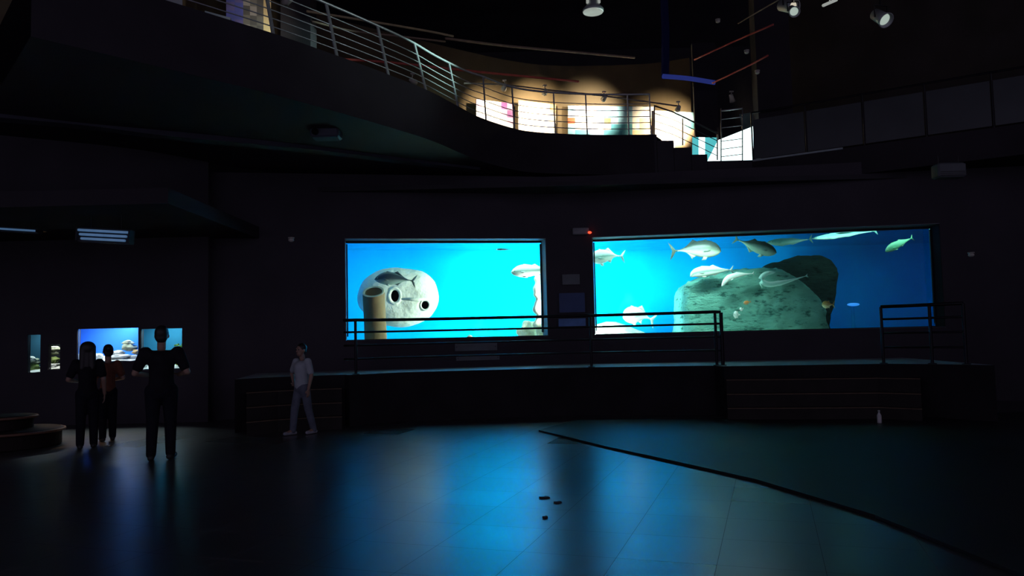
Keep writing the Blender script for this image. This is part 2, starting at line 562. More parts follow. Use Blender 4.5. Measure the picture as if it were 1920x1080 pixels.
# ------------------------------------------------------------------ viewing platform, steps
PZ = 0.95
edge_px = [(655, 703.2), (760, 698), (960, 692.5), (1120, 688.5), (1340, 685.5)]
edge_l = crom([px_d(x, d) for x, d in ((440, 13.9), (462, 14.1), (520, 14.45), (575, 14.65), (645, 14.75))], 4)
edge = edge_l + crom([atz(x, y, PZ) for x, y in edge_px], 4)
edge_r = crom([px_d(1355, 14.6), px_d(1480, 14.35), px_d(1640, 14.1), px_d(1730, 13.6), px_d(1860, 12.7)], 4)
pl = [V((p.x, p.y, 0)) for p in edge] + [V((p.x, p.y, 0)) for p in edge_r]
wl = []
def on_wall(p):                         # matching point just inside the wall line
    segs = [(WL0, J1), (J1, J2), (J2, WR1)]
    best = None
    for a, b in segs:
        d = (b - a); t = max(0, min(1, (p - a).dot(d) / d.dot(d)))
        q = a + d * t
        if best is None or (q - p).length < (best - p).length: best = q
    return best + V((0, .05, 0))
wl = [on_wall(p) for p in pl]
mb = MB()
n = len(pl)
for i in range(n - 1):
    q = [pl[i], pl[i + 1], wl[i + 1], wl[i]]
    vs = [p.copy() for p in q] + [p + V((0, 0, PZ)) for p in q]
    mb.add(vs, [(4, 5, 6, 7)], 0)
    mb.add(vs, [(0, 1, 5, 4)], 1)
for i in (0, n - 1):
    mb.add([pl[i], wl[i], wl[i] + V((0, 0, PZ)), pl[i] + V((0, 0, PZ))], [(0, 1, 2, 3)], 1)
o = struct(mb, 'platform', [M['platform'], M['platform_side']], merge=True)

def flight(line, nm):
    """three broad treads in front of the platform, each with a worn brown nosing"""
    roots = []
    for k, (z, off) in enumerate(((.709, .22), (.463, .44), (.230, .66))):
        f = []
        for p in line:
            f.append(V((p.x, p.y, 0)) + (V((0, 0, 0)) - V((p.x, p.y - 0, 0))).normalized() * off)
        mb = MB()
        b_ = [V((p.x, p.y, 0)) + V((0, .02, 0)) for p in line]
        for i in range(len(f) - 1):
            q = [f[i], f[i + 1], b_[i + 1], b_[i]]
            mb.hexa(q, [p + V((0, 0, z)) for p in q])
        st = struct(mb, nm, M['step'])
        m2 = MB()
        m2.tube([p + V((0, -.004, z - .006)) for p in f], 0.011, 6)
        m2.build('nosing', M['nosing'], st)
flight([px_d(x, d) for x, d in ((1358, 14.6), (1480, 14.35), (1640, 14.1), (1720, 13.65))], 'platform_step')
flight([px_d(x, d) for x, d in ((462, 14.1), (520, 14.45), (575, 14.65), (640, 14.75))], 'platform_step')

# ------------------------------------------------------------------ black handrails on the platform
def tube_along(mb, pts, r): mb.tube(pts, r, 8)
def pick(x, back=0.12, z=0):
    p = None
    # point on the platform edge under sight line x, a little back from the edge
    best = None
    for a, b in zip(pl, pl[1:]):
        for t in (0, .25, .5, .75, 1):
            q = a + (b - a) * t
            px = 960 + FPX * q.x / q.y
            if best is None or abs(px - x) < best[0]: best = (abs(px - x), q)
    q = best[1]
    return q + V((q.x, q.y, 0)).normalized() * back + V((0, 0, z))
def rail(label, xs, posts, ret=None):
    base = pick(xs[0], z=PZ)
    root = empty('handrail', base, label, 'railing')
    line = [pick(x) for x in xs]
    for z, r, nm in ((1.985, .030, 'top_rail'), (1.755, .020, 'rail_bar'), (1.50, .018, 'rail_bar'), (1.24, .018, 'rail_bar')):
        m_ = MB()
        pts = [p + V((0, 0, z)) for p in line]
        if nm == 'top_rail' and ret:
            pts = pts + [ret + V((0, 0, z - .01))]
        elif ret: pts = pts + [ret + V((0, 0, z))]
        m_.tube(pts, r, 8)
        m_.build(nm, M['rail_dark'], root, smooth=True)
    for x in posts:
        m_ = MB()
        p = pick(x)
        m_.lathe(p + V((0, 0, PZ)), [(.07, 0), (.07, .012), (.032, .02), (.027, .05), (.027, 1.03)], 12)
        m_.build('post', M['rail_dark'], root, smooth=False)
    if ret:
        m_ = MB()
        m_.lathe(ret + V((0, 0, PZ)), [(.07, 0), (.07, .012), (.036, .02), (.036, 1.02)], 12)
        m_.build('post', M['rail_dark'], root)
rail('long black handrail running in front of both bright tank windows', [644, 666, 700, 760, 850, 960, 1060, 1120, 1230, 1337], [662, 1107, 1337],
     ret=px_d(1353, 14.95))
rail('short black handrail before the dark right end of the right tank window', [1648, 1700, 1740, 1800], [1651, 1738, 1800])

# ------------------------------------------------------------------ things in the big tank
M['white_rock'] = mat('white_rock', (0.72, 0.75, 0.66), (0.56, 0.61, 0.53), 3, 0.9, bump=0.5, bscale=9, spec=0.1)
def rockmat(name, hi, lo, pit):
    """layered stone: broad patches, streaked pits that stay put on the stone"""
    m, nt, b = _nt(name)
    N, L = nt.nodes, nt.links
    b.inputs['Roughness'].default_value = 0.95; b.inputs['Specular IOR Level'].default_value = 0.1
    tc = N.new('ShaderNodeTexCoord')
    mp = N.new('ShaderNodeMapping'); mp.inputs['Scale'].default_value = (1, 1, 2.6); mp.inputs['Rotation'].default_value = (0, math.radians(14), 0)
    L.new(tc.outputs['Object'], mp.inputs['Vector'])
    n1 = N.new('ShaderNodeTexNoise'); n1.inputs['Scale'].default_value = 1.3; n1.inputs['Detail'].default_value = 6
    n2 = N.new('ShaderNodeTexNoise'); n2.inputs['Scale'].default_value = 3.6; n2.inputs['Detail'].default_value = 7; n2.inputs['Roughness'].default_value = .65
    for n_ in (n1, n2): L.new(mp.outputs[0], n_.inputs['Vector'])
    r1 = N.new('ShaderNodeValToRGB'); r1.color_ramp.elements[0].position = .35; r1.color_ramp.elements[1].position = .65
    r1.color_ramp.elements[0].color = c4(lo); r1.color_ramp.elements[1].color = c4(hi)
    L.new(n1.outputs['Fac'], r1.inputs['Fac'])
    r2 = N.new('ShaderNodeValToRGB'); r2.color_ramp.elements[0].position = .34; r2.color_ramp.elements[1].position = .46
    r2.color_ramp.elements[0].color = (0, 0, 0, 1); r2.color_ramp.elements[1].color = (1, 1, 1, 1)
    L.new(n2.outputs['Fac'], r2.inputs['Fac'])
    mx = N.new('ShaderNodeMixRGB'); mx.inputs['Color1'].default_value = c4(pit)
    L.new(r2.outputs['Color'], mx.inputs['Fac']); L.new(r1.outputs['Color'], mx.inputs['Color2'])
    L.new(mx.outputs['Color'], b.inputs['Base Color'])
    bp = N.new('ShaderNodeBump'); bp.inputs['Strength'].default_value = 1.0; bp.inputs['Distance'].default_value = .12
    L.new(n2.outputs['Fac'], bp.inputs['Height']); L.new(bp.outputs['Normal'], b.inputs['Normal'])
    return m
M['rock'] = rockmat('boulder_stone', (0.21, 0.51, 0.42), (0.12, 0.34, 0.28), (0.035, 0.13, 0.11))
M['rock_shaded'] = rockmat('shaded_boulder_stone', (0.022, 0.055, 0.045), (0.014, 0.034, 0.03), (0.006, 0.016, 0.014))  # boulder stone again, with the shade put into its colours
M['pipe'] = mat('brown_pipe', (0.30, 0.205, 0.10), (0.22, 0.15, 0.075), 2.5, 0.8, bump=0.2, spec=0.2)
M['pipe_rim'] = mat('pipe_rim', (0.66, 0.60, 0.42), None, 5, 0.8)
M['coral_white'] = mat('white_coral', (0.86, 0.84, 0.70), (0.62, 0.60, 0.42), 5, 0.9, bump=0.6, spec=0.1)

def ell(cx, cy, rx, ry, Y, n=40, p=2.0, wob=0.0, sd=0):
    out = []
    for k in range(n):
        a = 2 * math.pi * k / n
        c, s_ = math.cos(a), math.sin(a)
        w = 1 + wob * noise.noise(V((c * 1.6, s_ * 1.6, sd)))
        out.append(at(cx + rx * w * math.copysign(abs(c) ** (2 / p), c), cy + ry * w * math.copysign(abs(s_) ** (2 / p), s_), Y))
    return out
# oval white rock with round holes
mb = MB()
pillow(mb, ell(748, 557, 77, 55, 20.2, 48, 2.15, .05), V((-.12, 1, 0)), 0.9, 0.42, 56, 16, fine=0.02, fscale=4)
disc = mb.build('oval_rock', M['white_rock'], None, smooth=True, merge=True)
cut = []
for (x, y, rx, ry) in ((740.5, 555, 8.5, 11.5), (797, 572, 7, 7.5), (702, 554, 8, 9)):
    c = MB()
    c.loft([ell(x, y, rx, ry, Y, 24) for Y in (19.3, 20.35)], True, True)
    o = c.build('cutter', M['rock_shaded'])  # dark stone paints shade onto the hole walls
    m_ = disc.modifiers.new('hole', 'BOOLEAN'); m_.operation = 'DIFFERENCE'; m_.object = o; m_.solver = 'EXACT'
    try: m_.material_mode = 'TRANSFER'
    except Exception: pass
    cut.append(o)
baked(disc)
for o in cut:
    me = o.data; bpy.data.objects.remove(o); bpy.data.meshes.remove(me)
tag(disc, 'large white oval rock with round dark holes behind the brown pipe', 'rock')
for (x, y, rx, ry) in ((740.5, 555, 11, 14.5), (797, 572, 8.5, 9.2)):
    m_ = MB()
    ring = ell(x, y, rx, ry, 19.79, 28)
    m_.tube(ring + [ring[0]], .05 if rx > 10 else .025, 8, caps=False)
    m_.build('hole_rim', M['white_rock'], disc, smooth=True)
m_ = MB()
m_.tube([at(752, 560.5, 19.78), at(780, 561.5, 19.75), at(808, 561.5, 19.8)], [.03, .055, .02], 8)
m_.build('ledge', M['white_rock'], disc, smooth=True)

# brown pipe, cut at a slant, standing in front of the oval rock
Yp = 18.75
cx0 = at(701, 600, Yp).x; rad = 20.5 * Yp / FPX
zt = at(701, 548, Yp).z
mb = MB()
n = 32
def slant(r, dz, zoff):
    return [V((cx0 + r * math.cos(2 * math.pi * k / n), Yp + r * math.sin(2 * math.pi * k / n), zt + zoff + dz * math.sin(2 * math.pi * k / n))) for k in range(n)]
def flat(r, z, dx=0): return [V((cx0 + dx + r * math.cos(2 * math.pi * k / n), Yp + r * math.sin(2 * math.pi * k / n), z)) for k in range(n)]
mb.loft([flat(rad * 1.03, 1.2, .05), flat(rad * 1.0, 2.0, .03), slant(rad, .13, 0)], True, False)
inner = [slant(rad * .8, .13, 0), flat(rad * .8, 1.9, .02)]
mb.loft(inner, False, True)
pipe = thing1(mb, 'standing_pipe', M['pipe'], 'thick brown standing pipe with an open slanted top', 'pipe', smooth=True)
m_ = MB()
r0, r1, r2 = slant(rad * 1.02, .135, .0), slant(rad * .9, .132, .035), slant(rad * .78, .13, 0)
m_.loft([r0, r1, r2], False, False)
m_.build('pipe_rim', M['pipe_rim'], pipe, smooth=True)

# white coral column at the right end of the left window
mb = MB()
zz = 1.25
cxx = at(1014, 560, 18.9).x
k = 0
while zz < 3.02:
    mb.sphere((cxx + .03 * math.sin(k * 2.1), 18.95, zz), .165 + .03 * math.sin(k * 1.7), 8, sc=(1, 1, .75))
    zz += .125; k += 1
o = mb.build('coral_column', M['coral_white']); remesh(o, .035, 3)
tag(o, 'tall knobbly white coral column at the right end of the left window', 'coral')
for (x, y, r, lab) in ((996, 612, .20, 'round white coral clump left of the coral column'), (985, 628, .16, 'small low white coral clump furthest left of the coral column')):
    mb = MB()
    c = at(x, y, 19.3)
    for q in range(9):
        mb.sphere(c + V((random.uniform(-r, r), random.uniform(-.1, .1), random.uniform(-r, r))), r * random.uniform(.45, .7), 7)
    z = c.z
    while z > 1.35:
        z -= r * .7; mb.sphere((c.x, c.y, z), r * .8, 7)
    o = mb.build('coral_clump', M['coral_white']); remesh(o, .04, 2)
    tag(o, lab, 'coral', 'white coral in the left window')
mb = MB()
c = at(881, 631, 18.4)
mb.sphere((c.x, c.y, c.z - .02), .07, 10, sc=(1, .8, .9)); mb.sphere((c.x, c.y, c.z - .14), .1, 10, sc=(1.1, 1, .9)); mb.sphere((c.x, c.y, c.z - .28), .12, 10)
o = mb.build('white_stone', M['coral_white']); remesh(o, .02, 2)
tag(o, 'small bright white stone at the bottom edge of the left window', 'stone')

# the boulder
def P(lst, Y): return [at(x, y, Y) for x, y in lst]
mb = MB()
pillow(mb, P([(1270, 665), (1270, 600), (1271, 545), (1277, 536), (1300, 529), (1345, 519), (1385, 509), (1425, 503), (1460, 512), (1492, 530), (1518, 556), (1534, 590), (1541, 630), (1545, 665)], 20.6),
       V((0.1, 1, 0)), 2.6, 0.10, 90, 22, jitter=.10, jscale=1.1, seed=3, fine=.06, fscale=3.6)
o = thing1(mb, 'boulder', M['rock'], 'huge pitted grey-green boulder filling the middle of the right window', 'rock', smooth=True, merge=True)
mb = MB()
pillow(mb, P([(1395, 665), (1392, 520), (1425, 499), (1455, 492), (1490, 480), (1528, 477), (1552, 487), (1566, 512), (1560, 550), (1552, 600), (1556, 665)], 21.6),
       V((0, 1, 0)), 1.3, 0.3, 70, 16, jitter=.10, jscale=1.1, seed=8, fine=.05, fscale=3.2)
thing1(mb, 'boulder', M['rock_shaded'], 'boulder with shade painted into its stone, rising behind the right shoulder of the huge boulder', 'rock', smooth=True, merge=True)

# sunken blue lamp and its post
c = at(1600, 571, 20.0)
root = empty('underwater_lamp', (c.x, c.y, 1.3), 'glowing blue underwater lamp right of the dark boulder', 'lamp')
M['blue_lamp'] = mat('blue_lamp_glass', (0.05, 0.2, 0.5), None, 5, 0.4, emit=(0.03, 0.28, 0.9), estr=0.9)
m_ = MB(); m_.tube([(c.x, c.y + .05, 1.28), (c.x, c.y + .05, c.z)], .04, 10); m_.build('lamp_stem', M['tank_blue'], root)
m_ = MB(); m_.sphere(c, .085, 10, sc=(1.9, .8, .5)); m_.build('lamp_lens', M['blue_lamp'], root, smooth=True)

# ------------------------------------------------------------------ fish
FM = {
 'tuna': fishmat('tuna_skin', (0.030, 0.055, 0.070), (0.30, 0.42, 0.38), (0.05, 0.085, 0.09)),
 'jack': fishmat('jack_skin', (0.06, 0.09, 0.085), (0.60, 0.68, 0.55), (0.22, 0.30, 0.24)),
 'silver': fishmat('silver_lit_back_skin', (0.62, 0.70, 0.66), (0.72, 0.78, 0.70), (0.20, 0.34, 0.30)),  # white back puts the light from above into its colour
 'white': fishmat('white_skin', (0.85, 0.88, 0.84), (0.82, 0.86, 0.80), (0.66, 0.74, 0.68)),
 'olive': fishmat('olive_skin', (0.05, 0.10, 0.085), (0.45, 0.72, 0.58), (0.22, 0.42, 0.34)),
 'green': fishmat('green_skin', (0.10, 0.34, 0.20), (0.20, 0.55, 0.32), (0.12, 0.45, 0.25)),
 'teal': fishmat('teal_skin', (0.10, 0.30, 0.27), (0.35, 0.62, 0.52), (0.16, 0.42, 0.36)),
 'jade': fishmat('jade_skin', (0.55, 0.85, 0.76), (0.55, 0.9, 0.78), (0.32, 0.75, 0.60)),
 'dark': fishmat('dark_skin', (0.01, 0.02, 0.03), (0.02, 0.035, 0.04), (0.012, 0.025, 0.03)),
 'orange': fishmat('orange_reflection', (0.75, 0.26, 0.06), (0.85, 0.45, 0.2), (0.8, 0.33, 0.1)),
 'yellow': fishmat('yellow_reflection', (0.62, 0.45, 0.12), (0.8, 0.7, 0.4), (0.7, 0.55, 0.2)),
}
M['eye_black'] = mat('fish_eye', (0.01, 0.01, 0.012), None, 5, 0.15)
M['eye_ring'] = mat('fish_eye_ring', (0.6, 0.6, 0.45), None, 5, 0.3)
PROF = {
 'tuna': [(0, .03), (.03, .22), (.08, .46), (.16, .72), (.27, .93), (.38, 1), (.5, .95), (.62, .78), (.74, .53), (.85, .27), (.93, .12), (.97, .09), (1, .10)],
 'jack': [(0, .05), (.03, .34), (.08, .58), (.16, .82), (.27, .97), (.38, 1), (.5, .92), (.62, .74), (.74, .48), (.85, .24), (.93, .11), (.97, .09), (1, .11)],
 'slim': [(0, .04), (.03, .30), (.08, .55), (.18, .86), (.3, 1), (.45, .98), (.6, .80), (.75, .55), (.87, .32), (.94, .2), (1, .16)],
 'shark': [(0, .03), (.05, .28), (.12, .55), (.25, .9), (.38, 1), (.5, .92), (.65, .66), (.8, .38), (.92, .2), (1, .14)],
 'round': [(0, .08), (.05, .42), (.15, .78), (.3, .98), (.45, 1), (.6, .88), (.75, .58), (.88, .28), (1, .16)],
}
def interp(tab, t):
    for (a, x), (b, y) in zip(tab, tab[1:]):
        if t <= b: return x + (y - x) * (t - a) / (b - a)
    return tab[-1][1]
def fish(name, label, cat, spine_px, Y, H, skin, prof='tuna', fat=0.42, tail=1.0, dors=1.0, pelv=1.0, Y2=None, group='fish in the big tank', pect=1.0, lead=0.0):
    """body, fins and eyes in one mesh; spine from nose to the root of the tail"""
    Y2 = Y if Y2 is None else Y2
    n0 = len(spine_px)
    sp = crom([at(x, y, Y + (Y2 - Y) * i / (n0 - 1)) for i, (x, y) in enumerate(spine_px)], 10)
    # even spacing
    ls = [0]
    for a, b in zip(sp, sp[1:]): ls.append(ls[-1] + (b - a).length)
    def P_(t):
        s = t * ls[-1]
        for i in range(len(sp) - 1):
            if s <= ls[i + 1] + 1e-9:
                return sp[i] + (sp[i + 1] - sp[i]) * ((s - ls[i]) / max(ls[i + 1] - ls[i], 1e-9))
        return sp[-1]
    def fr(t):
        T = (P_(min(t + .03, 1)) - P_(max(t - .03, 0))).normalized()
        side = V((0, 0, 1)).cross(T); 
        if side.length < .2: side = V((0, 1, 0))
        side = (V((0, 1, 0)) if abs(side.y) > 0.2 and abs(Y2 - Y) < .05 else side.normalized())
        side = (side - T * side.dot(T)).normalized()
        if side.y < 0: side = -side
        up = T.cross(side).normalized()
        if up.z < 0: up = -up
        return P_(t), T, side, up
    Lw = ls[-1]; h = H * Y / FPX / 2
    mb = MB()
    K, N_ = 26, 16
    rings = []
    for i in range(K + 1):
        t = i / K
        p, T, sd, u = fr(t)
        r = interp(PROF[prof], t) * h
        w = max(r * fat, 0.02 * h) if t < .9 else r * .7
        ring = []
        for k in range(N_):
            a = 2 * math.pi * k / N_
            q = p + u * (math.sin(a) * r) + sd * (math.cos(a) * w)
            mb.h[len(mb.v) + i * N_ + k] = 0.5 + 0.5 * math.sin(a)
            ring.append(q)
        rings.append(ring)
    mb.loft(rings, True, True)
    def fin(poly, sd, th, hv):
        o = len(mb.v)
        mb.prism(poly, sd, th, 0)
        for i in range(o, len(mb.v)): mb.h[i] = hv
    th = max(h * .05, .006)
    # tail: two swept lobes
    p, T, sd, u = fr(1.0)
    tl = h * 1.05 * tail
    fin([p - T * (.05 * Lw) + u * (.07 * h), p + T * (.04 * Lw) + u * (.10 * h), p + T * (.3 * tl + .05 * Lw) + u * (.6 * tl), p + T * (.62 * tl + .06 * Lw) + u * (1.0 * tl),
         p + T * (.44 * tl + .06 * Lw) + u * (.45 * tl), p + T * (.28 * tl + .06 * Lw),
         p + T * (.44 * tl + .06 * Lw) - u * (.45 * tl), p + T * (.62 * tl + .06 * Lw) - u * (1.0 * tl), p + T * (.3 * tl + .05 * Lw) - u * (.6 * tl), p + T * (.04 * Lw) - u * (.10 * h), p - T * (.05 * Lw) - u * (.07 * h)], sd, th, .6)
    # dorsal and anal fins
    def ridge(t0, t1, ht, sweep, sgn, hv):
        base, top = [], []
        for i in range(7):
            t = t0 + (t1 - t0) * i / 6
            p, T, sd, u = fr(t)
            r = interp(PROF[prof], t) * h
            base.append(p + u * sgn * r * .9)
            f = (1 - i / 6) ** 1.5
            top.append(p + u * sgn * (r * .97 + ht * h * (f if i else .35)) + T * (sweep * h * f))
        fin(base + top[::-1], fr((t0 + t1) / 2)[2], th, hv)
    if dors:
        ridge(.30, .48, .20 * dors, .18, 1, .92)
        ridge(.52, .84, .44 * dors, .45, 1, .92)
    if pelv:
        ridge(.56, .82, .44 * pelv, .45, -1, .12)
        for s_ in (-1, 1):
            p, T, sd, u = fr(.30)
            r = interp(PROF[prof], .3) * h
            b0 = p - u * r * .9 + sd * s_ * r * fat * .25
            fin([b0, b0 + T * (.10 * Lw), b0 + T * (.12 * Lw) - u * (.32 * h * pelv) + sd * s_ * .04, b0 + T * (.05 * Lw) - u * (.30 * h * pelv) + sd * s_ * .04], sd, th, .12)
    if pect:
        for s_ in (-1, 1):
            p, T, sd, u = fr(.26)
            r = interp(PROF[prof], .26) * h
            b0 = p - u * r * .15 + sd * s_ * r * fat * .93
            fin([b0 + u * .08 * h, b0 - u * .10 * h, b0 + T * (.30 * h) - u * (.22 * h) + sd * s_ * .05 * h, b0 + T * (.85 * h * pect) - u * (.25 * h) + sd * s_ * .16 * h, b0 + T * (.45 * h) + sd * s_ * .10 * h], sd + T * .15 * s_, th, .45)
    # eyes and a mouth line
    for s_ in (-1, 1):
        p, T, sd, u = fr(.10)
        r = interp(PROF[prof], .10) * h
        c = p + u * r * .25 + sd * s_ * r * fat * .88
        mb.sphere(c, max(.075 * h, .012), 6, 1)
        mb.sphere(c + sd * s_ * .035 * h, max(.055 * h, .008), 6, 2)
    o = mb.build(name, [FM[skin], M['eye_ring'], M['eye_black']], None, smooth=True, merge=True)
    return tag(o, label, cat, group)

fish('tuna', 'dark tuna with a forked tail in front of the oval white rock', 'fish', [(702, 524), (722, 522), (748, 523), (769, 526)], 19.0, 25, 'tuna', 'tuna', .5, 1.0, 1.0, .8)
fish('jackfish', 'grey and white jackfish swimming out of the right edge of the left window', 'fish', [(958, 511), (980, 508), (1004, 507), (1030, 505)], 18.55, 24, 'silver', 'slim', .5, 1.0, .7, .6)
fish('small_fish_shape', 'thin dark fish just under the water surface in the left window', 'fish', [(929, 468), (940, 467.5), (956, 468)], 20.6, 3.6, 'dark', 'slim', .6, .8, .5, .5)
fish('jackfish', 'silver and white fish half hidden by the left edge of the right window', 'fish', [(1106, 485), (1122, 482), (1142, 479), (1161, 480)], 19.2, 27, 'silver', 'jack', .42, .9, .9, 1.3)
fish('trevally', 'largest trevally, dark backed and facing right at the top of the right window', 'fish', [(1352, 471), (1330, 467), (1300, 467), (1270, 470)], 19.0, 33, 'jack', 'jack', .42, 1.0, .9, 1.3)
fish('trevally', 'dark trevally diving to the right, above the huge boulder', 'fish', [(1456, 474), (1434, 467), (1408, 459), (1386, 451)], 19.0, 26, 'olive', 'jack', .42, .8, .8, 1.3)
fish('jackfish', 'dim teal fish with a pale tail close under the surface above the dark boulder', 'fish', [(1438, 455), (1462, 454), (1490, 452), (1514, 449)], 20.4, 14, 'teal', 'slim', .5, 1.2, .5, .5)
fish('shark', 'long slender teal shark at the top of the dark right half of the window', 'shark', [(1520, 448), (1550, 444), (1590, 439), (1634, 434)], 19.6, 11, 'teal', 'shark', .8, 1.3, .9, .5)
fish('jackfish', 'bright white fish with an arched back above the left corner of the huge boulder', 'fish', [(1294, 519), (1304, 512), (1328, 508), (1366, 506)], 19.0, 20, 'silver', 'slim', .5, .8, .9, .7)
fish('jackfish', 'slim curved white fish nosing down in front of the huge boulder', 'fish', [(1353, 537), (1364, 523), (1382, 516), (1408, 513)], 18.95, 11, 'white', 'slim', .55, .7, .9, .5)
fish('jackfish', 'teal fish bent back in a hook in front of the huge boulder', 'fish', [(1454, 511), (1437, 513), (1427, 524), (1441, 533), (1470, 529), (1506, 519)], 18.5, 11, 'jade', 'slim', .6, .6, .4, .4)
fish('trevally', 'big white trevally low over the sand behind the handrail', 'fish', [(1168, 596), (1184, 591), (1202, 591), (1218, 597)], 19.6, 33, 'white', 'jack', .45, .9, 1.0, 1.2)
fish('jackfish', 'green fish alone in the top right corner of the right window', 'fish', [(1660, 472), (1672, 464), (1690, 455), (1706, 448)], 19.6, 15, 'green', 'slim', .5, .8, .6, .6)
fish('small_fish_shape', 'orange glass reflection shaped as a small fish in front of the huge boulder', 'fish', [(1394, 569), (1399, 567.5), (1406, 566)], 18.5, 7, 'orange', 'round', .5, .7, .6, .6)  # spots from here on: hall lights reflected in glass, built as fish
fish('small_fish_shape', 'round pale green glass reflection shaped as a fish low before the huge boulder', 'fish', [(1375, 590), (1380, 590), (1386, 590)], 18.5, 14, 'white', 'round', .4, .35, .3, .3)
fish('small_fish_shape', 'tiny pale glass reflection shaped as a fish, above the round pale green one', 'fish', [(1387, 581), (1389.5, 580), (1393, 579)], 18.5, 7, 'white', 'round', .5, .5, .3, .3)
fish('small_fish_shape', 'yellowish glass reflection shaped as a fish with a white tail at the right foot of the dark boulder', 'fish', [(1541, 572), (1549, 571), (1560, 571)], 18.3, 14, 'yellow', 'round', .5, 1.0, .6, .6)

# ------------------------------------------------------------------ left recess with small aquariums
YW = 16.0
def xz(x, y, Y=YW): p = at(x, y, Y); return p.x, p.z
small = []                              # x0, x1, z0, z1 of each opening
for (xa, ya, xb, yb) in ((51, 628, 75, 699), (90, 646, 112, 693), (145, 617, 259, 677), (264, 617, 341, 692)):
    x0, z1 = xz(xa, ya); x1, z0 = xz(xb, yb)
    small.append((x0, x1, z0, z1))
WX0 = -16.0
mb = wall_with_openings((WX0, YW), (-6.3, YW), 0, 6.2, .12, [(a - WX0, b - WX0, c, d) for a, b, c, d in small])
struct(mb, 'wall_left', M['dark_wall'])
M['tank_back_royal'] = mat('royal_blue_back', (0.035, 0.20, 0.72), (0.03, 0.17, 0.64), 0.8, 0.8, spec=.1)
M['tank_back_teal'] = mat('teal_back', (0.03, 0.22, 0.36), (0.02, 0.15, 0.28), 0.8, 0.8, spec=.1)
M['tank_back_dark'] = mat('dark_teal_back', (0.025, 0.09, 0.14), (0.02, 0.07, 0.11), 0.8, 0.8, spec=.1)
M['tank_back_black'] = mat('black_green_back', (0.01, 0.014, 0.016), None, 0.8, 0.8, spec=.1)
M['white_sand'] = mat('white_sand', (0.85, 0.86, 0.82), (0.7, 0.72, 0.7), 12, 0.95, bump=.3, spec=.1)
M['reef'] = mat('reef_rock', (0.42, 0.45, 0.34), (0.20, 0.24, 0.17), 6, 0.95, bump=.7, spec=.1)
M['reef_tan'] = mat('tan_rock', (0.62, 0.43, 0.20), (0.5, 0.34, 0.15), 6, 0.95, bump=.6, spec=.1)
M['reef_pale'] = mat('pale_rock', (0.80, 0.82, 0.78), (0.6, 0.64, 0.62), 6, 0.95, bump=.6, spec=.1)
M['reef_green'] = mat('mossy_rock', (0.30, 0.40, 0.12), (0.16, 0.22, 0.08), 6, 0.95, bump=.7, spec=.1)
M['weed'] = mat('water_weed', (0.55, 0.70, 0.04), (0.35, 0.5, 0.03), 9, 0.7)
def small_tank(i, back, label, floor_m, pw, colr):
    """the tank box runs back at a slant, along the visitors' line of sight"""
    a, b, c, d = small[i]
    k_ = (a + b) / 2 / YW
    Y0, Y1 = YW + .125, YW + .85
    def sh(x, y, z): return V((x + (y - YW) * k_, y, z))
    def sbox(m_, x0, x1, y0, y1, z0, z1):
        q = [(x0, y0), (x1, y0), (x1, y1), (x0, y1)]
        m_.hexa([sh(x, y, z0) for x, y in q], [sh(x, y, z1) for x, y in q])
    root = empty('small_aquarium', ((a + b) / 2, YW + .1, c), label, 'aquarium', 'small aquariums in the left wall')
    t = .015; e_ = .012
    m_ = MB(); sbox(m_, a - e_, b + e_, Y1, Y1 + t, c - .03, d + .16); m_.build('back_panel', back, root)
    for x in (a - e_ - t, b + e_):
        m_ = MB(); sbox(m_, x, x + t, Y0, Y1, c - .03, d + .16); m_.build('side_panel', back, root)
    m_ = MB(); sbox(m_, a - e_, b + e_, Y0, Y1, d + .16, d + .18); m_.build('hood', M['black_paint'], root)
    m_ = MB(); sbox(m_, a - e_, b + e_, Y0, Y1, c - .06, c - .03); m_.build('tank_floor', M['black_paint'], root)
    m_ = MB(); m_.box(((a + b) / 2, YW + .06, (c + d) / 2), (b - a - .004, .012, d - c - .004)); m_.build('glass_pane', M['glass'], root)
    m_ = MB(); nx_, ny_ = 16, 8; vs = []
    for j in range(ny_ + 1):
        for k in range(nx_ + 1):
            x = a - e_ + .002 + (b - a + 2 * e_ - .004) * k / nx_; f = j / ny_
            z = c + .015 + .10 * f + .02 * noise.noise(V((x * 5, f * 3, i)))
            vs.append(sh(x, Y0 + .005 + (Y1 - Y0 - .01) * f, z))
    m_.add(vs, [(j * (nx_ + 1) + k, j * (nx_ + 1) + k + 1, (j + 1) * (nx_ + 1) + k + 1, (j + 1) * (nx_ + 1) + k) for j in range(ny_) for k in range(nx_)])
    m_.build('sand', floor_m, root, smooth=True)
    light('AREA', 'aquarium_light', sh((a + b) / 2, YW + .42, d + .14), pw, colr, target=sh((a + b) / 2, YW + .47, c), size=(b - a) * .8, size_y=.35)
small_tank(0, M['tank_back_dark'], 'narrow tall aquarium furthest left in the left wall', M['white_sand'], 7, (.8, 1, 1))
small_tank(1, M['tank_back_black'], 'smallest square aquarium in the left wall, full of mossy rock', M['white_sand'], 6, (1, 1, .95))
small_tank(2, M['tank_back_royal'], 'widest royal blue aquarium in the left wall, before two women', M['white_sand'], 22, (.9, 1, 1))
small_tank(3, M['tank_back_teal'], 'teal aquarium behind the broad shouldered man', M['white_sand'], 11, (.8, 1, 1))
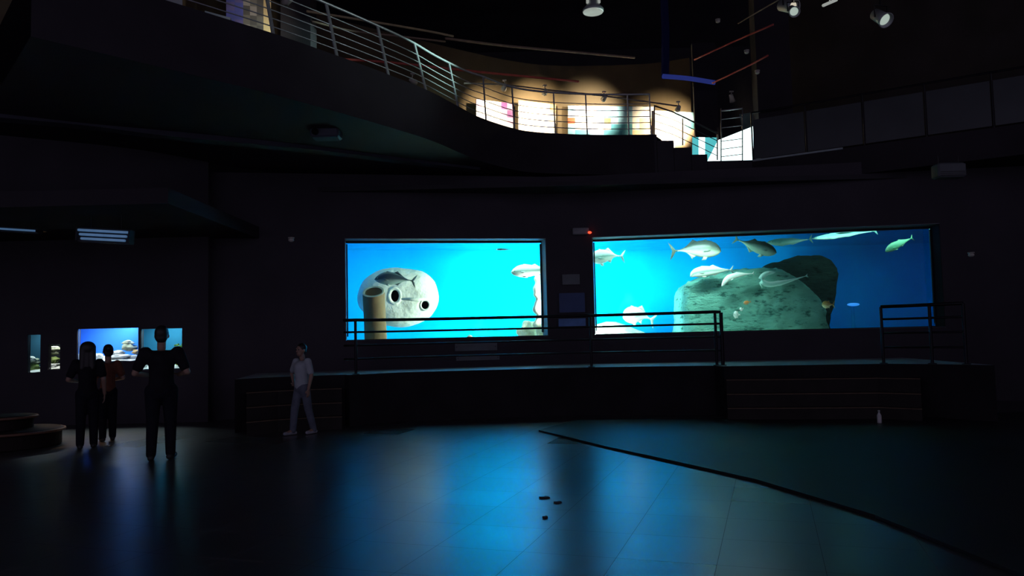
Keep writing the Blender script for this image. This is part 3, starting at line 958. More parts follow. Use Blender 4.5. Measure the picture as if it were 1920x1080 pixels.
def lump(label, c, r, m, sc=(1, 1, .7), seed=0, name='reef_rock', group='rocks in the small aquariums'):
    mb = MB()
    n_ = 12
    c = V(c); rings = []
    for i in range(1, n_):
        a = math.pi * i / n_
        row = []
        for k in range(20):
            q = V((math.sin(a) * math.cos(k * math.pi / 10), math.sin(a) * math.sin(k * math.pi / 10), -math.cos(a)))
            q *= 1 + .45 * noise.noise(q * 1.7 + V((seed * 3.1, 0, 0))) + .15 * noise.noise(q * 5 + V((0, seed, 0)))
            row.append(c + V((q.x * sc[0], q.y * sc[1], q.z * sc[2])) * r)
        rings.append(row)
    mb.loft(rings)
    return thing1(mb, name, m, label, 'rock', group, smooth=True)
def rk(label, x, y, dy, wpx, hpx, m, seed):
    Y = YW + dy
    c = at(x, y, Y); k = Y / FPX
    lump(label, c, wpx * k / 2, m, (1, .8, hpx / wpx), seed)
rk('mossy rock at the foot of the narrow aquarium', 63, 690, .45, 22, 15, M['reef_green'], 1)
rk('grey-green rock in the middle of the narrow aquarium pile', 66, 678, .5, 18, 12, M['reef'], 2)
rk('pale blue-white rock topping the narrow aquarium pile', 59, 673, .4, 13, 11, M['reef_pale'], 3)
rk('upper grey-green rock shelf of the smallest aquarium', 101, 654, .5, 24, 9, M['reef'], 4)
rk('sloping lower rock shelf of the smallest aquarium', 103, 662, .52, 20, 7, M['reef'], 5)
rk('mossy rock low in the smallest aquarium', 101, 675, .45, 19, 12, M['reef_green'], 6)
rk('white rock at the foot of the smallest aquarium', 98, 687, .35, 15, 9, M['reef_pale'], 7)
rk('white flat rock between the two women', 185, 669, .4, 15, 14, M['reef_pale'], 8)
rk('long white rock right of the slim woman', 225, 669, .4, 38, 9, M['reef_pale'], 9)
rk('white upper rock on the long white rock', 219, 662, .5, 30, 9, M['reef_pale'], 10)
rk('grey layered rock at the middle of the reef pile', 243, 652, .55, 28, 12, M['reef'], 11)
rk('grey top rock of the reef pile', 241, 643, .6, 22, 9, M['reef'], 12)
rk('tan brown rock at the right end of the reef pile', 257, 660, .45, 18, 10, M['reef_tan'], 13)
rk('white rock beneath the tan brown rock', 253, 670, .35, 15, 9, M['reef_pale'], 14)
rk('pale teal rock in the lower left corner of the teal aquarium', 271, 682, .35, 11, 18, M['reef_pale'], 15)
rk('small dark rock at the left end of the blue aquarium', 150, 668, .35, 9, 10, M['reef'], 16)
c = at(336, 662, YW + .4)
root = empty('water_weed', (c.x, c.y, c.z - .25), 'yellow-green water weed at the right end of the teal aquarium', 'plant')
m_ = MB()
for k in range(14):
    b = c + V((random.uniform(-.06, .05), random.uniform(-.08, .08), -.25)); h_ = random.uniform(.26, .42)
    pts = crom([b, b + V((random.uniform(-.02, .02), 0, h_ * .5)), b + V((random.uniform(-.06, .06), random.uniform(-.04, .04), h_))], 4)
    m_.tube(pts, [.007 * (1 - i / len(pts)) + .002 for i in range(len(pts))], 5)
m_.build('stems', M['weed'], root)
m_ = MB()
for k in range(60):
    q = c + V((random.uniform(-.09, .07), random.uniform(-.1, .1), random.uniform(-.12, .17)))
    a = random.uniform(0, 6.3); d1 = V((math.cos(a), .3 * math.sin(a), .6)).normalized() * .05; d2 = V((.015, .01, -.012))
    m_.prism([q, q + d1 * .5 + d2, q + d1, q + d1 * .5 - d2], V((0, 1, .1)), .003)
o = m_.build('leaves', M['weed'], root); o['kind'] = 'stuff'

# low ceiling under the balcony on the left
mb = MB(); mb.box((-9.6, 14.3, 3.95), (8.4, 4.4, .25)); struct(mb, 'ceiling_left', M['fascia'])
mb = MB(); slab(mb, V((-6.3, 16.12, 0)), V((WL0.x, WL0.y, 0)), 0, 5.25, .12); struct(mb, 'wall_recess', M['dark_wall'])

# louvred box under the low ceiling; its glow stands in for reflected tank light
M['louvre'] = mat('louvre_white', (0.55, 0.6, 0.66), None, 8, 0.5)
M['reflected_tank_glow'] = mat('reflected_tank_glow', (0.6, 0.8, 1), None, 5, 0.4, emit=(0.10, 0.26, 0.50), estr=.30)
def louvre_glow_box(label, xa, xb, y, Y, hp, n_, grp=None):
    a, b = at(xa, y, Y), at(xb, y + (5 if hp > 8 else 6), Y)
    k = Y / FPX; h_ = hp * k
    root = empty('glowing_ceiling_box', ((a.x + b.x) / 2, Y, a.z), label, 'light', grp)
    L_ = b.x - a.x
    ang = math.atan2(b.z - a.z, L_)
    R_ = Matrix.Rotation(-ang, 3, 'Y')
    c = (a + b) / 2
    m_ = MB(); m_.box(c + V((0, .10, -h_ / 2)), (L_ + .04, .14, h_ + .03), M=R_); m_.build('housing', M['black_paint'], root)
    for i in range(n_):
        z = -h_ * (i + .5) / n_
        m_ = MB(); m_.rbox(c + V((0, 0, z)), (L_ * (1 - .06 * i), .05, h_ / n_ * .55), .008, M=R_)
        m_.build('tube', M['reflected_tank_glow'], root)
    for s_ in (-1, 1):
        m_ = MB(); m_.box(c + R_ @ V((s_ * (L_ / 2 + .015), 0.02, 0)) + V((0, 0, -h_ / 2)), (.02, .10, h_), M=R_); m_.build('end_cap', M['black_paint'], root)
    for s_ in (-.3, .3):
        m_ = MB(); m_.tube([c + V((s_ * L_, .1, 0)), (c.x + s_ * L_, c.y + .1, 3.84)], .008, 6); m_.build('hanger', M['black_paint'], root)
louvre_glow_box('hung slatted box above the wide blue aquarium, glowing for reflected tank light', 146, 241, 427, 13.0, 24, 3)
louvre_glow_box('thin strip at the left edge under the low ceiling, glowing for reflected tank light', -30, 68, 424, 13.4, 6, 1)

# two tier round bench near the left edge, lit from a warm downlight
M['bench'] = mat('bench_wood', (0.20, 0.10, 0.06), (0.14, 0.07, 0.04), 5, 0.55)
M['bench_side'] = mat('bench_side', (0.02, 0.014, 0.012), None, 5, 0.7, spec=.2)
bc = atz(18, 838, 0); bc.z = 0
root = empty('round_bench', bc, 'dark round two tier bench with warm lit rims at the left edge', 'bench')
m_ = MB(); m_.lathe(bc, [(.72, 0), (.74, .02), (.74, .22), (.78, .24), (.78, .27), (.72, .29), (.1, .29)], 40); m_.build('lower_tier', M['bench_side'], root)
m_ = MB(); m_.lathe(bc + V((-.14, .1, 0)), [(.40, .29), (.40, .44), (.45, .455), (.45, .49), (.40, .505), (.05, .505)], 36); m_.build('upper_tier', M['bench_side'], root)
for c, r, z in ((bc, .78, .255), (bc + V((-.14, .1, 0)), .45, .472)):
    m_ = MB()
    m_.tube([c + V((r * math.cos(k * math.pi / 24), r * math.sin(k * math.pi / 24), z)) for k in range(49)], .022, 8, caps=False)
    m_.build('rim', M['bench'], root, smooth=True)
c = V((bc.x - .55, bc.y + 1.7, 3.83))
root = empty('downlight', c, 'small recessed warm downlight in the low ceiling at the left edge', 'light')
M['warm_glow'] = mat('warm_lamp', (1, .8, .5), None, 5, .4, emit=(1, .55, .22), estr=1.5)
m_ = MB(); m_.lathe(c + V((0, 0, -.06)), [(.06, 0), (.075, .0), (.075, .06), (.06, .06)], 20, caps=False); m_.build('trim_ring', M['black_paint'], root)
m_ = MB(); m_.lathe(c + V((0, 0, -.02)), [(.055, 0), (.055, .01)], 16); m_.build('bulb', M['warm_glow'], root)
light('SPOT', 'downlight_beam', c + V((0, 0, -.08)), 170, (1, .55, .25), target=(bc.x + .9, bc.y + .9, 0), size=.05, spot=34, blend=.8)

# ------------------------------------------------------------------ people
M['skin'] = mat('skin', (0.34, 0.21, 0.15), (0.30, 0.18, 0.13), 6, 0.55)
M['hair'] = mat('dark_hair', (0.012, 0.010, 0.009), None, 20, 0.5)
M['dark_shirt'] = mat('dark_cloth', (0.016, 0.016, 0.02), None, 9, 0.9, spec=.1)
M['dark_trousers'] = mat('dark_denim', (0.014, 0.015, 0.022), None, 9, 0.9, spec=.1)
M['grey_shirt'] = mat('grey_cloth', (0.42, 0.47, 0.50), (0.36, 0.40, 0.44), 9, 0.9, spec=.1)
M['grey_trousers'] = mat('grey_denim', (0.15, 0.17, 0.22), None, 9, 0.9, spec=.1)
M['shoe'] = mat('pale_shoe', (0.35, 0.36, 0.40), None, 9, 0.7)
M['dark_shoe'] = mat('dark_shoe', (0.02, 0.02, 0.02), None, 9, 0.6)
M['warm_lit_top'] = mat('warm_lit_cloth', (0.20, 0.08, 0.05), None, 9, 0.9, spec=.1)  # warm light on the shoulder put into the cloth colour

def person(label, foot, H, face, cloth, trousers, shoes, hair='short', arms=('down', 'down'), stride=0.0, build=1.0, lean=0.0, kids=None):
    """standing figure: face = heading (angle of the look direction, 0 = away from the viewer, pi = towards)"""
    foot = V(foot); s = H / 1.75
    Rz = Matrix.Rotation(-face, 3, 'Z')
    def W(x, y, z): return foot + Rz @ V((x * s, y * s, z * s))
    b = build
    J = {}
    J['pelvis'] = (0, 0, .93); J['waist'] = (0, .0, 1.08); J['chest'] = (0, .01 + lean * .5, 1.28); J['neck'] = (0, -.01 + lean, 1.46); J['head'] = (0, .015 + lean * 1.2, 1.62)
    for k, sg in (('l', -1), ('r', 1)):
        st = stride * sg
        J['hip' + k] = (sg * .095 * b, 0, .90)
        J['knee' + k] = (sg * .10 * b, st * .5 + .02, .50)
        J['ankle' + k] = (sg * .105 * b, st - .02, .085)
        J['toe' + k] = (sg * .125 * b, st + .15, .035)
        J['sh' + k] = (sg * .185 * b, lean * .9, 1.405)
        a = arms[0 if k == 'l' else 1]
        if a == 'down':
            J['el' + k] = (sg * .255 * b, -.03 + lean * .7, 1.13); J['wr' + k] = (sg * .27 * b, .05 + lean * .5, .885); d = (sg * .0, .04, -1)
        elif a == 'bent':
            J['el' + k] = (sg * .30 * b, -.02, 1.14); J['wr' + k] = (sg * .17 * b, .20, 1.10); d = (-sg * .7, .6, .15)
        elif a == 'up':
            J['el' + k] = (sg * .26 * b, .10, 1.15); J['wr' + k] = (sg * .12 * b, .30, 1.34); d = (-sg * .25, .4, 1)
        elif a == 'hip':
            J['el' + k] = (sg * .40 * b, -.05, 1.17); J['wr' + k] = (sg * .22 * b, .04, .99); d = (-sg * .6, .5, -.4)
        J['hd' + k] = d
    def pt(n): return W(*J[n])
    root = empty('person', foot, label, 'person')
    # body: one continuous skin surface with face, ears and five-fingered hands
    mb = MB()
    def cap(a, ra, c, rc): mb.capsule(a, ra * s, c, rc * s)
    cap(pt('pelvis') , .135 * b, pt('waist'), .12 * b); cap(pt('waist'), .12 * b, pt('chest'), .135 * b)
    cap(W(-.09 * b, .0, 1.33), .085 * b, W(.09 * b, .0, 1.33), .085 * b)
    cap(pt('neck'), .055, pt('head'), .055)
    hd = pt('head')
    mb.sphere(hd + V((0, 0, .02 * s)), .098 * s, 10, sc=(.80, .98, 1.10), M=Rz)
    mb.sphere(hd + Rz @ V((0, .045 * s, -.06 * s)), .058 * s, 8, sc=(.85, .9, .95), M=Rz)
    mb.capsule(hd + Rz @ V((0, .094 * s, .02 * s)), .010 * s, hd + Rz @ V((0, .112 * s, -.022 * s)), .015 * s)      # nose
    mb.capsule(hd + Rz @ V((-.02 * s, .092 * s, -.062 * s)), .010 * s, hd + Rz @ V((.02 * s, .092 * s, -.062 * s)), .010 * s)  # lips
    mb.capsule(hd + Rz @ V((-.04 * s, .083 * s, .04 * s)), .012 * s, hd + Rz @ V((.04 * s, .083 * s, .04 * s)), .012 * s)     # brow
    for sg in (-1, 1): mb.sphere(hd + Rz @ V((sg * .082 * s, -.005 * s, -.0 * s)), .028 * s, 7, sc=(.45, .8, 1.1), M=Rz)
    for k, sg in (('l', -1), ('r', 1)):
        cap(pt('hip' + k), .088 * b, pt('knee' + k), .056); cap(pt('knee' + k), .055, pt('ankle' + k), .037)
        cap(pt('ankle' + k), .04, pt('toe' + k), .03)
        cap(pt('sh' + k), .058 * b, pt('el' + k), .042); cap(pt('el' + k), .041, pt('wr' + k), .028)
        w = pt('wr' + k); d = (Rz @ V(J['hd' + k])).normalized()
        across = (Rz @ V((0, 1, 0)) - d * d.dot(Rz @ V((0, 1, 0))))
        if across.length < .3: across = Rz @ V((1, 0, 0)) - d * d.dot(Rz @ V((1, 0, 0)))
        across.normalize(); nrm = d.cross(across)
        for q in (-.024, -.008, .008, .024):
            mb.capsule(w + across * q * .6 * s, .013 * s, w + d * .085 * s + across * q * s, .0125 * s, 8)
        inward = nrm if (nrm.dot(Rz @ V((-sg, 0, 0))) > 0) else -nrm
        for q, ln in ((-.028, .062), (-.009, .076), (.010, .080), (.029, .068)):
            k0 = w + d * .088 * s + across * q * s
            k1 = k0 + (d + inward * .18).normalized() * ln * .55 * s
            k2 = k1 + (d + inward * .75).normalized() * ln * .5 * s
            mb.capsule(k0, .0098 * s, k1, .0090 * s, 8); mb.capsule(k1, .0090 * s, k2, .0078 * s, 8)
        t0 = w + d * .03 * s + across * .022 * s; t1 = t0 + (d * .6 + across * .8 + inward * .25).normalized() * .042 * s
        t2 = t1 + (d + inward * .35).normalized() * .036 * s
        mb.capsule(t0, .013 * s, t1, .0115 * s, 8); mb.capsule(t1, .011 * s, t2, .009 * s, 8)
    body = mb.build('body', M['skin'], root); remesh(body, .0085, 3)
    # eyes
    for sg in (-1, 1):
        m_ = MB(); m_.sphere(hd + Rz @ V((sg * .032 * s, .083 * s, .018 * s)), .013 * s, 6); m_.build('eye', M['eye_black'], root, smooth=True)
    # shirt with sleeves
    m_ = MB(); g = .018
    def cp(a, ra, c, rc): m_.capsule(a, ra * s, c, rc * s)
    cp(W(-.055 * b, 0, .93), .098 * b + g, W(.055 * b, 0, .93), .098 * b + g); cp(W(0, 0, .955), .138 * b + g, pt('waist'), .125 * b + g); cp(pt('waist'), .125 * b + g, pt('chest'), .138 * b + g)
    cp(W(-.10 * b, 0, 1.33), .088 * b + g * .7, W(.10 * b, 0, 1.33), .088 * b + g * .7)
    for k in 'lr':
        mid = pt('sh' + k).lerp(pt('el' + k), .72)
        cp(pt('sh' + k), .06 * b + g, mid, .05 + g)
    o = m_.build('shirt', cloth, root); remesh(o, .014, 6)
    # trousers
    m_ = MB()
    cp(W(-.035, 0, .91), .130 * b + g * .6, W(.035, 0, .91), .130 * b + g * .6)
    for k in 'lr':
        cp(pt('hip' + k), .092 * b + g * .6, pt('knee' + k), .060 + g); cp(pt('knee' + k), .060 + g, pt('ankle' + k), .045 + g)
    o = m_.build('trousers', trousers, root); remesh(o, .014, 5)
    for k in 'lr':
        m_ = MB()
        a, t = pt('ankle' + k), pt('toe' + k)
        z0 = foot.z
        back = a + (a - t).normalized() * .05 * s
        for q, r in ((0, .043), (.5, .045), (1, .038)):
            c_ = back.lerp(t, q); m_.sphere((c_.x, c_.y, z0 + .042 * s), r * s, 8, sc=(1, 1, .92))
        m_.capsule(V((back.x, back.y, z0 + .045 * s)), .04 * s, V((t.x, t.y, z0 + .04 * s)), .036 * s)
        o = m_.build('shoe', shoes, root); remesh(o, .011, 3)
    # hair
    m_ = MB()
    m_.sphere(hd + Rz @ V((0, -.016 * s, .042 * s)), .103 * s, 10, sc=(.86, .98, 1.02), M=Rz)
    m_.sphere(hd + Rz @ V((0, -.045 * s, -.01 * s)), .085 * s, 10, sc=(.95, .7, 1.0), M=Rz)
    if hair == 'long':
        for sg in (-1, 0, 1):
            m_.capsule(hd + Rz @ V((sg * .062 * s, -.05 * s, .02 * s)), .06 * s, hd + Rz @ V((sg * .075 * s, -.085 * s, -.30 * s)), .05 * s)
        m_.sphere(hd + Rz @ V((0, -.03 * s, .03 * s)), .11 * s, 10, sc=(1.12, .95, 1.05), M=Rz)
    if hair == 'bun':
        m_.sphere(hd + Rz @ V((0, -.11 * s, .06 * s)), .05 * s, 8)
    o = m_.build('hair', M['hair'], root); remesh(o, .011, 3)
    return root

def stand(x, Y): p = px_d(x, Y); return V((p.x, p.y, 0))
person('broad shouldered man in dark clothes seen from behind before the teal aquarium', stand(303, 10.9), 1.86, -.25, M['dark_shirt'], M['dark_trousers'], M['dark_shoe'], 'short', ('bent', 'bent'), .04, 1.06)
person('woman with long dark hair seen from behind before the wide blue aquarium', stand(165, 12.3), 1.67, -.45, M['dark_shirt'], M['dark_trousers'], M['dark_shoe'], 'long', ('bent', 'down'), .05, .92)
person('slim person in a top tinted with warm light between the long haired woman and the man', stand(203, 13.2), 1.62, -.6, M['warm_lit_top'], M['dark_trousers'], M['dark_shoe'], 'bun', ('down', 'bent'), .04, .82)
person('person in a pale grey shirt walking past the left platform steps', stand(566, 13.45), 1.56, math.pi + .65, M['grey_shirt'], M['grey_trousers'], M['shoe'], 'short', ('down', 'hip'), .17, .95)

# ------------------------------------------------------------------ upper gallery
GZ = 6.3
edge_g = crom([atz(x, y, GZ) for x, y in ((60, -75), (310, 0), (420, 34), (520, 65), (640, 107), (737, 143), (808, 172), (868, 204), (900, 220), (960, 240), (1000, 247), (1060, 251), (1140, 253), (1226, 252))], 5)
G = [V((p.x, p.y, 0)) for p in edge_g]
def normals(L_):
    out = []
    for i in range(len(L_)):
        t = (L_[min(i + 1, len(L_) - 1)] - L_[max(i - 1, 0)]).normalized()
        out.append(V((-t.y, t.x, 0)))
    return out
GN = normals(G)
def gpt(x, off=0.0, z=GZ):
    """point of the gallery edge under sight line x (px), off metres inwards"""
    best = None
    for i in range(len(G) - 1):
        for t in (0, .2, .4, .6, .8, 1):
            q = G[i].lerp(G[i + 1], t); q3 = V((q.x, q.y, GZ)) - CAMLOC
            px = 960 + FPX * q3.dot(RT) / q3.dot(FW)
            if best is None or abs(px - x) < best[0]: best = (abs(px - x), q, GN[i].lerp(GN[i + 1], t))
    return best[1] + best[2].normalized() * off + V((0, 0, z))
# back wall of the gallery
gw = crom([V((at(x, hor(x), Y).x, Y, 0)) for x, Y in ((-60, 13.2), (250, 14.6), (430, 16.2), (600, 17.8), (760, 19.2), (885, 20.4), (970, 21.2), (1065, 21.7), (1225, 21.7), (1312, 21.3))], 5)
def wall_strip(mb, pts, z0, z1, t):
    nn = normals(pts)
    ring = lambda i: [pts[i] + V((0, 0, z0)), pts[i] + V((0, 0, z1)), pts[i] + nn[i] * t + V((0, 0, z1)), pts[i] + nn[i] * t + V((0, 0, z0))]
    mb.loft([ring(i) for i in range(len(pts))])
M['tan_wall'] = mat('tan_gallery_wall', (0.10, 0.075, 0.045), (0.08, 0.06, 0.035), 1.2, 0.8, spec=.2)
M['brown_wall'] = mat('brown_gallery_wall', (0.045, 0.038, 0.034), (0.03, 0.026, 0.022), 1.2, 0.8, spec=.2)
mb = MB(); wall_strip(mb, gw, GZ, 9.3, .15); struct(mb, 'wall_gallery', M['tan_wall'])
# slab: front edge to back wall
mb = MB()
gi = [g + n_ * 6.0 for g, n_ in zip(G, GN)]
for i in range(len(G) - 1):
    q = [G[i], G[i + 1]]
    # back points straight behind along the same row
    b0, b1 = gw[min(int(i * (len(gw) - 1) / (len(G) - 1)), len(gw) - 1)], gw[min(int((i + 1) * (len(gw) - 1) / (len(G) - 1)), len(gw) - 1)]
    ring = None
    mb.add([G[i] + V((0, 0, GZ)), G[i + 1] + V((0, 0, GZ)), b1 + V((0, 0, GZ)), b0 + V((0, 0, GZ))], [(0, 1, 2, 3)])
    mb.add([G[i] + V((0, 0, 5.35)), G[i + 1] + V((0, 0, 5.35)), b1 + V((0, 0, 5.35)), b0 + V((0, 0, 5.35))], [(3, 2, 1, 0)], 1)
    mb.add([G[i] + V((0, 0, 5.35)), G[i + 1] + V((0, 0, 5.35)), G[i + 1] + V((0, 0, GZ)), G[i] + V((0, 0, GZ))], [(0, 1, 2, 3)])
struct(mb, 'floor_gallery', [M['fascia'], M['soffit']], merge=True)
# ring beam under the balcony
rb = crom([at(x, y, Y) for x, y, Y in ((-40, 205, 12.0), (160, 224, 12.8), (320, 245, 13.4), (500, 262, 14.2), (640, 277, 15.0), (780, 295, 16.0), (900, 310, 16.9))], 4)
M['beam'] = mat('ring_beam', (0.075, 0.078, 0.10), (0.05, 0.052, 0.07), 1.1, .7, spec=.2)  # brighter, bluer base colour puts in the faint light along it
mb = MB()
rbp = [V((p.x, p.y, 0)) for p in rb]; zz_ = [p.z for p in rb]
nn = normals(rbp)
mb.loft([[rbp[i] + V((0, 0, zz_[i] - .10)), rbp[i] + V((0, 0, zz_[i] + .14)), rbp[i] + nn[i] * .3 + V((0, 0, zz_[i] + .14)), rbp[i] + nn[i] * .3 + V((0, 0, zz_[i] - .10))] for i in range(len(rbp))])
struct(mb, 'trim_1', M['beam'])

# stairs at the right end of the gallery, going down to the right hand gallery
mb = MB()
prev = 1226
steps_px = [(1231, 1263, 264), (1263, 1296, 277), (1296, 1326, 290), (1326, 1412, 302)]
p0 = atz(1226, 252, GZ)
Ys = p0.y
zs_ = []
for x0, x1, y in steps_px:
    a, b = at(x0, y, Ys), at(x1, y - (x1 - x0) * .02, Ys)
    zs_.append(a.z)
    mb.hexa([V((a.x, Ys, 4.9)), V((b.x, Ys, 4.9)), V((b.x, Ys + 2.4, 4.9)), V((a.x, Ys + 2.4, 4.9))], [V((a.x, Ys, a.z)), V((b.x, Ys, a.z)), V((b.x, Ys + 2.4, a.z)), V((a.x, Ys + 2.4, a.z))])
a = at(1226, 258, Ys); b = at(1231, 258, Ys)
mb.hexa([V((a.x, Ys, 4.9)), V((b.x + .005, Ys, 4.9)), V((b.x + .005, Ys + 2.4, 4.9)), V((a.x, Ys + 2.4, 4.9))], [V((a.x, Ys, GZ)), V((b.x + .005, Ys, GZ)), V((b.x + .005, Ys + 2.4, GZ)), V((a.x, Ys + 2.4, GZ))])
struct(mb, 'stairs', M['black_paint'])
RZ = zs_[-1] - .02                       # floor of the right hand gallery
r0 = at(1410, 301, Ys); r0 = V((r0.x, Ys, 0))
r1p = at(1920, hor(1920), 15.35); r1 = V((r1p.x, 15.35, 0))
rdir = (r1 - r0).normalized(); rn = V((-rdir.y, rdir.x, 0))
r2 = r0 + rdir * ((r1 - r0).length + 7.0)
mb = MB()
def sl(p, q, n_, z0, z1): mb.hexa([x + V((0, 0, z0)) for x in (p, q, q + n_, p + n_)], [x + V((0, 0, z1)) for x in (p, q, q + n_, p + n_)])
sl(r0, r2, rn * 3.2, RZ - .62, RZ)
struct(mb, 'floor_gallery', M['fascia'])
M['slab_lip'] = mat('slab_lip', (0.4, 0.5, 0.5), None, 4, .6)
mb = MB(); q0, q1 = r0 - rn * .02 + rdir * .02, r0 + rdir * 2.0 - rn * .02
sl(q0, q1, rn * .02, RZ - .02, RZ + .02)
struct(mb, 'trim_2', M['slab_lip'])
# wall behind the right hand gallery, with its dark end pillar
mb = MB(); s0 = r0 + rn * 3.2 - rdir * .6
sl(r0 + rn * 3.2 + rdir * .0, r2 + rn * 3.2, rn * .15, RZ, 10.5); struct(mb, 'wall_right_gallery', M['brown_wall'])
mb = MB(); a = at(1302, 200, 20.2); b = at(1346, 200, 20.2)
mb.hexa([V((a.x, 20.2, 6.0)), V((b.x, 20.2, 6.0)), V((b.x, 20.32, 6.0)), V((a.x, 20.32, 6.0))], [V((a.x, 20.2, 9.3)), V((b.x, 20.2, 9.3)), V((b.x, 20.32, 9.3)), V((a.x, 20.32, 9.3))])
struct(mb, 'column', M['fascia'])
mb = MB(); a = at(1435, 200, 17.6); b = at(1505, 200, 17.2)
mb.hexa([V((a.x, 18.1, RZ)), V((b.x, 17.8, RZ)), V((b.x + .1, 18.6, RZ)), V((a.x + .1, 18.8, RZ))], [V((a.x, 18.1, 10.5)), V((b.x, 17.8, 10.5)), V((b.x + .1, 18.6, 10.5)), V((a.x + .1, 18.8, 10.5))])
struct(mb, 'column', M['fascia'])
mb = MB(); a = at(526, 30, 15.6); b = at(582, 40, 15.6)
mb.hexa([V((a.x, 15.6, GZ)), V((b.x, 15.6, GZ)), V((b.x, 16.1, GZ)), V((a.x, 16.1, GZ))], [V((a.x, 15.6, 10)), V((b.x, 15.6, 10)), V((b.x, 16.1, 10)), V((a.x, 16.1, 10))])
struct(mb, 'column', M['fascia'])

# leaning silver gallery railing: posts, bars, handrail
HT = 1.02; OFF = .10
def lean(x, h, off=OFF): return gpt(x, off + (.26 if x < 850 else max(.05, .26 - (x - 850) * .003)) * h, GZ + h)
root = empty('gallery_railing', gpt(808, OFF), 'long leaning silver railing with many bars along the curved upper gallery', 'railing')
xs_all = [90, 200, 300, 400, 470, 520, 580, 640, 690, 737, 775, 808, 840, 868, 893, 918, 945, 971, 1005, 1043, 1074, 1105, 1140, 1180, 1224]
for h in (.17, .32, .47, .62, .78):
    m_ = MB(); m_.tube(crom([lean(x, h) for x in xs_all], 3), .0105, 6); m_.build('rail_bar', M['rail_silver'], root, smooth=True)
m_ = MB(); m_.tube(crom([lean(x, HT) for x in xs_all], 3), .024, 8); m_.build('handrail', M['rail_silver'], root, smooth=True)
for x in (110, 310, 520, 640, 737, 808, 868, 918, 971, 1043, 1105, 1180, 1223):
    m_ = MB()
    w = .028 if x < 900 else .015
    p, q = lean(x, 0), lean(x, HT + .02)
    t = (gpt(x + 8, 0, 0) - gpt(x - 8, 0, 0)).normalized(); n_ = V((-t.y, t.x, 0))
    def rr(c, a, b): return [c - t * a - n_ * b, c + t * a - n_ * b, c + t * a + n_ * b, c - t * a + n_ * b]
    m_.loft([rr(p, .06, .06), rr(p + V((0, 0, .015)), .06, .06)]); m_.loft([rr(p, w, .012), rr(q, w, .012)])
    m_.build('post', M['rail_silver'], root)
# stair rail: three sloping bars and the level bars at its foot
M['stair_rail'] = mat('stair_rail', (0.10, 0.11, 0.11), None, 9, .4, .6)
root = empty('stair_railing', V((p0.x, Ys, GZ)), 'dark sloping stair railing before the bright end panel of the gallery', 'railing')
for dy in (-50, -36, -22, -8):
    m_ = MB(); m_.tube([at(1226, 252 + dy - 4, Ys + .1), at(1262, 252 + dy + 8, Ys + .1), at(1345, 303 + dy - 3, Ys + .1)], .010 if dy > -50 else .02, 6); m_.build('rail_bar', M['stair_rail'], root, smooth=True)
for (x, y, dn) in ((1227, 200, 252), (1280, 222, 272), (1345, 252, 300)):
    m_ = MB(); m_.tube([at(x, dn, Ys + .1), at(x, y, Ys + .1)], .016, 8); m_.build('post', M['stair_rail'], root)
root = empty('landing_railing', at(1372, 302, Ys + .4), 'short grey landing railing at the foot of the stairs', 'railing')
for i, y in enumerate((205, 221, 237, 262, 277, 291)):
    m_ = MB(); m_.tube([at(1352, y + 3, Ys + .1), at(1392, y - 2, Ys + .1)], .018 if i == 0 else .010, 6); m_.build('rail_bar', M['rail_silver'], root, smooth=True)
for x in (1352, 1392):
    m_ = MB(); m_.tube([at(x, 302, Ys + .1), at(x, 203, Ys + .1)], .014, 8); m_.build('post', M['stair_rail'], root)

# glass balustrade along the right hand gallery
root = empty('glass_balustrade', r0 + V((0, 0, RZ)), 'frosted glass balustrade with a thin top rail along the right upper gallery', 'balustrade')
Lr = (r2 - r0).length
m_ = MB(); m_.tube([r0 + rn * .1 + V((0, 0, RZ + 1.17)), r2 + rn * .1 + V((0, 0, RZ + 1.17))], .022, 8); m_.build('top_rail', M['rail_dark'], root)
k = 0; n_p = 10; w = Lr / n_p
M['frost'] = mat('frosted_glass', (0.035, 0.045, 0.05), (0.022, 0.03, 0.034), 1.3, .35)
for i in range(n_p):
    m_ = MB(); a = r0 + rdir * (i * w + .03) + rn * .1; b = r0 + rdir * ((i + 1) * w - .03) + rn * .1
    m_.hexa([x + V((0, 0, RZ + .06)) for x in (a, b, b + rn * .012, a + rn * .012)], [x + V((0, 0, RZ + 1.0)) for x in (a, b, b + rn * .012, a + rn * .012)])
    m_.build('glass_panel', M['frost'], root)
for i in range(n_p + 1):
    m_ = MB(); a = r0 + rdir * (i * w) + rn * .1
    m_.tube([a + V((0, 0, RZ)), a + V((0, 0, RZ + 1.17))], .02, 8); m_.build('post', M['rail_dark'], root)

# ------------------------------------------------------------------ exhibits on the gallery wall
def panel(label, cs, th, cells, mats, cat='poster', name='poster', grp=None, base=None, frame=True):
    """cs: four corners (bottom left, bottom right, top right, top left); cells: rows of material numbers"""
    bl, br, tr, tl = cs
    n_ = (br - bl).cross(tl - bl).normalized()
    if n_.dot(CAMLOC - bl) < 0: n_ = -n_
    root = empty(name, (bl + br) / 2, label, cat, grp)
    if frame:
        m_ = MB(); m_.loft([[p - n_ * th for p in cs], [p - n_ * .004 for p in cs]]); m_.build('backing_board', base or M['black_paint'], root)
    m_ = MB()
    R_, C_ = len(cells), len(cells[0])
    for r in range(R_):
        for c in range(C_):
            def P_(u, v): return bl.lerp(br, u).lerp(tl.lerp(tr, u), v)
            v0, v1 = 1 - (r + 1) / R_, 1 - r / R_
            m_.add([P_(c / C_, v0), P_(((c + 1) / C_), v0), P_((c + 1) / C_, v1), P_(c / C_, v1)], [(0, 1, 2, 3)], cells[r][c])
    m_.build('printed_sheet', mats, root, merge=True)
    return root
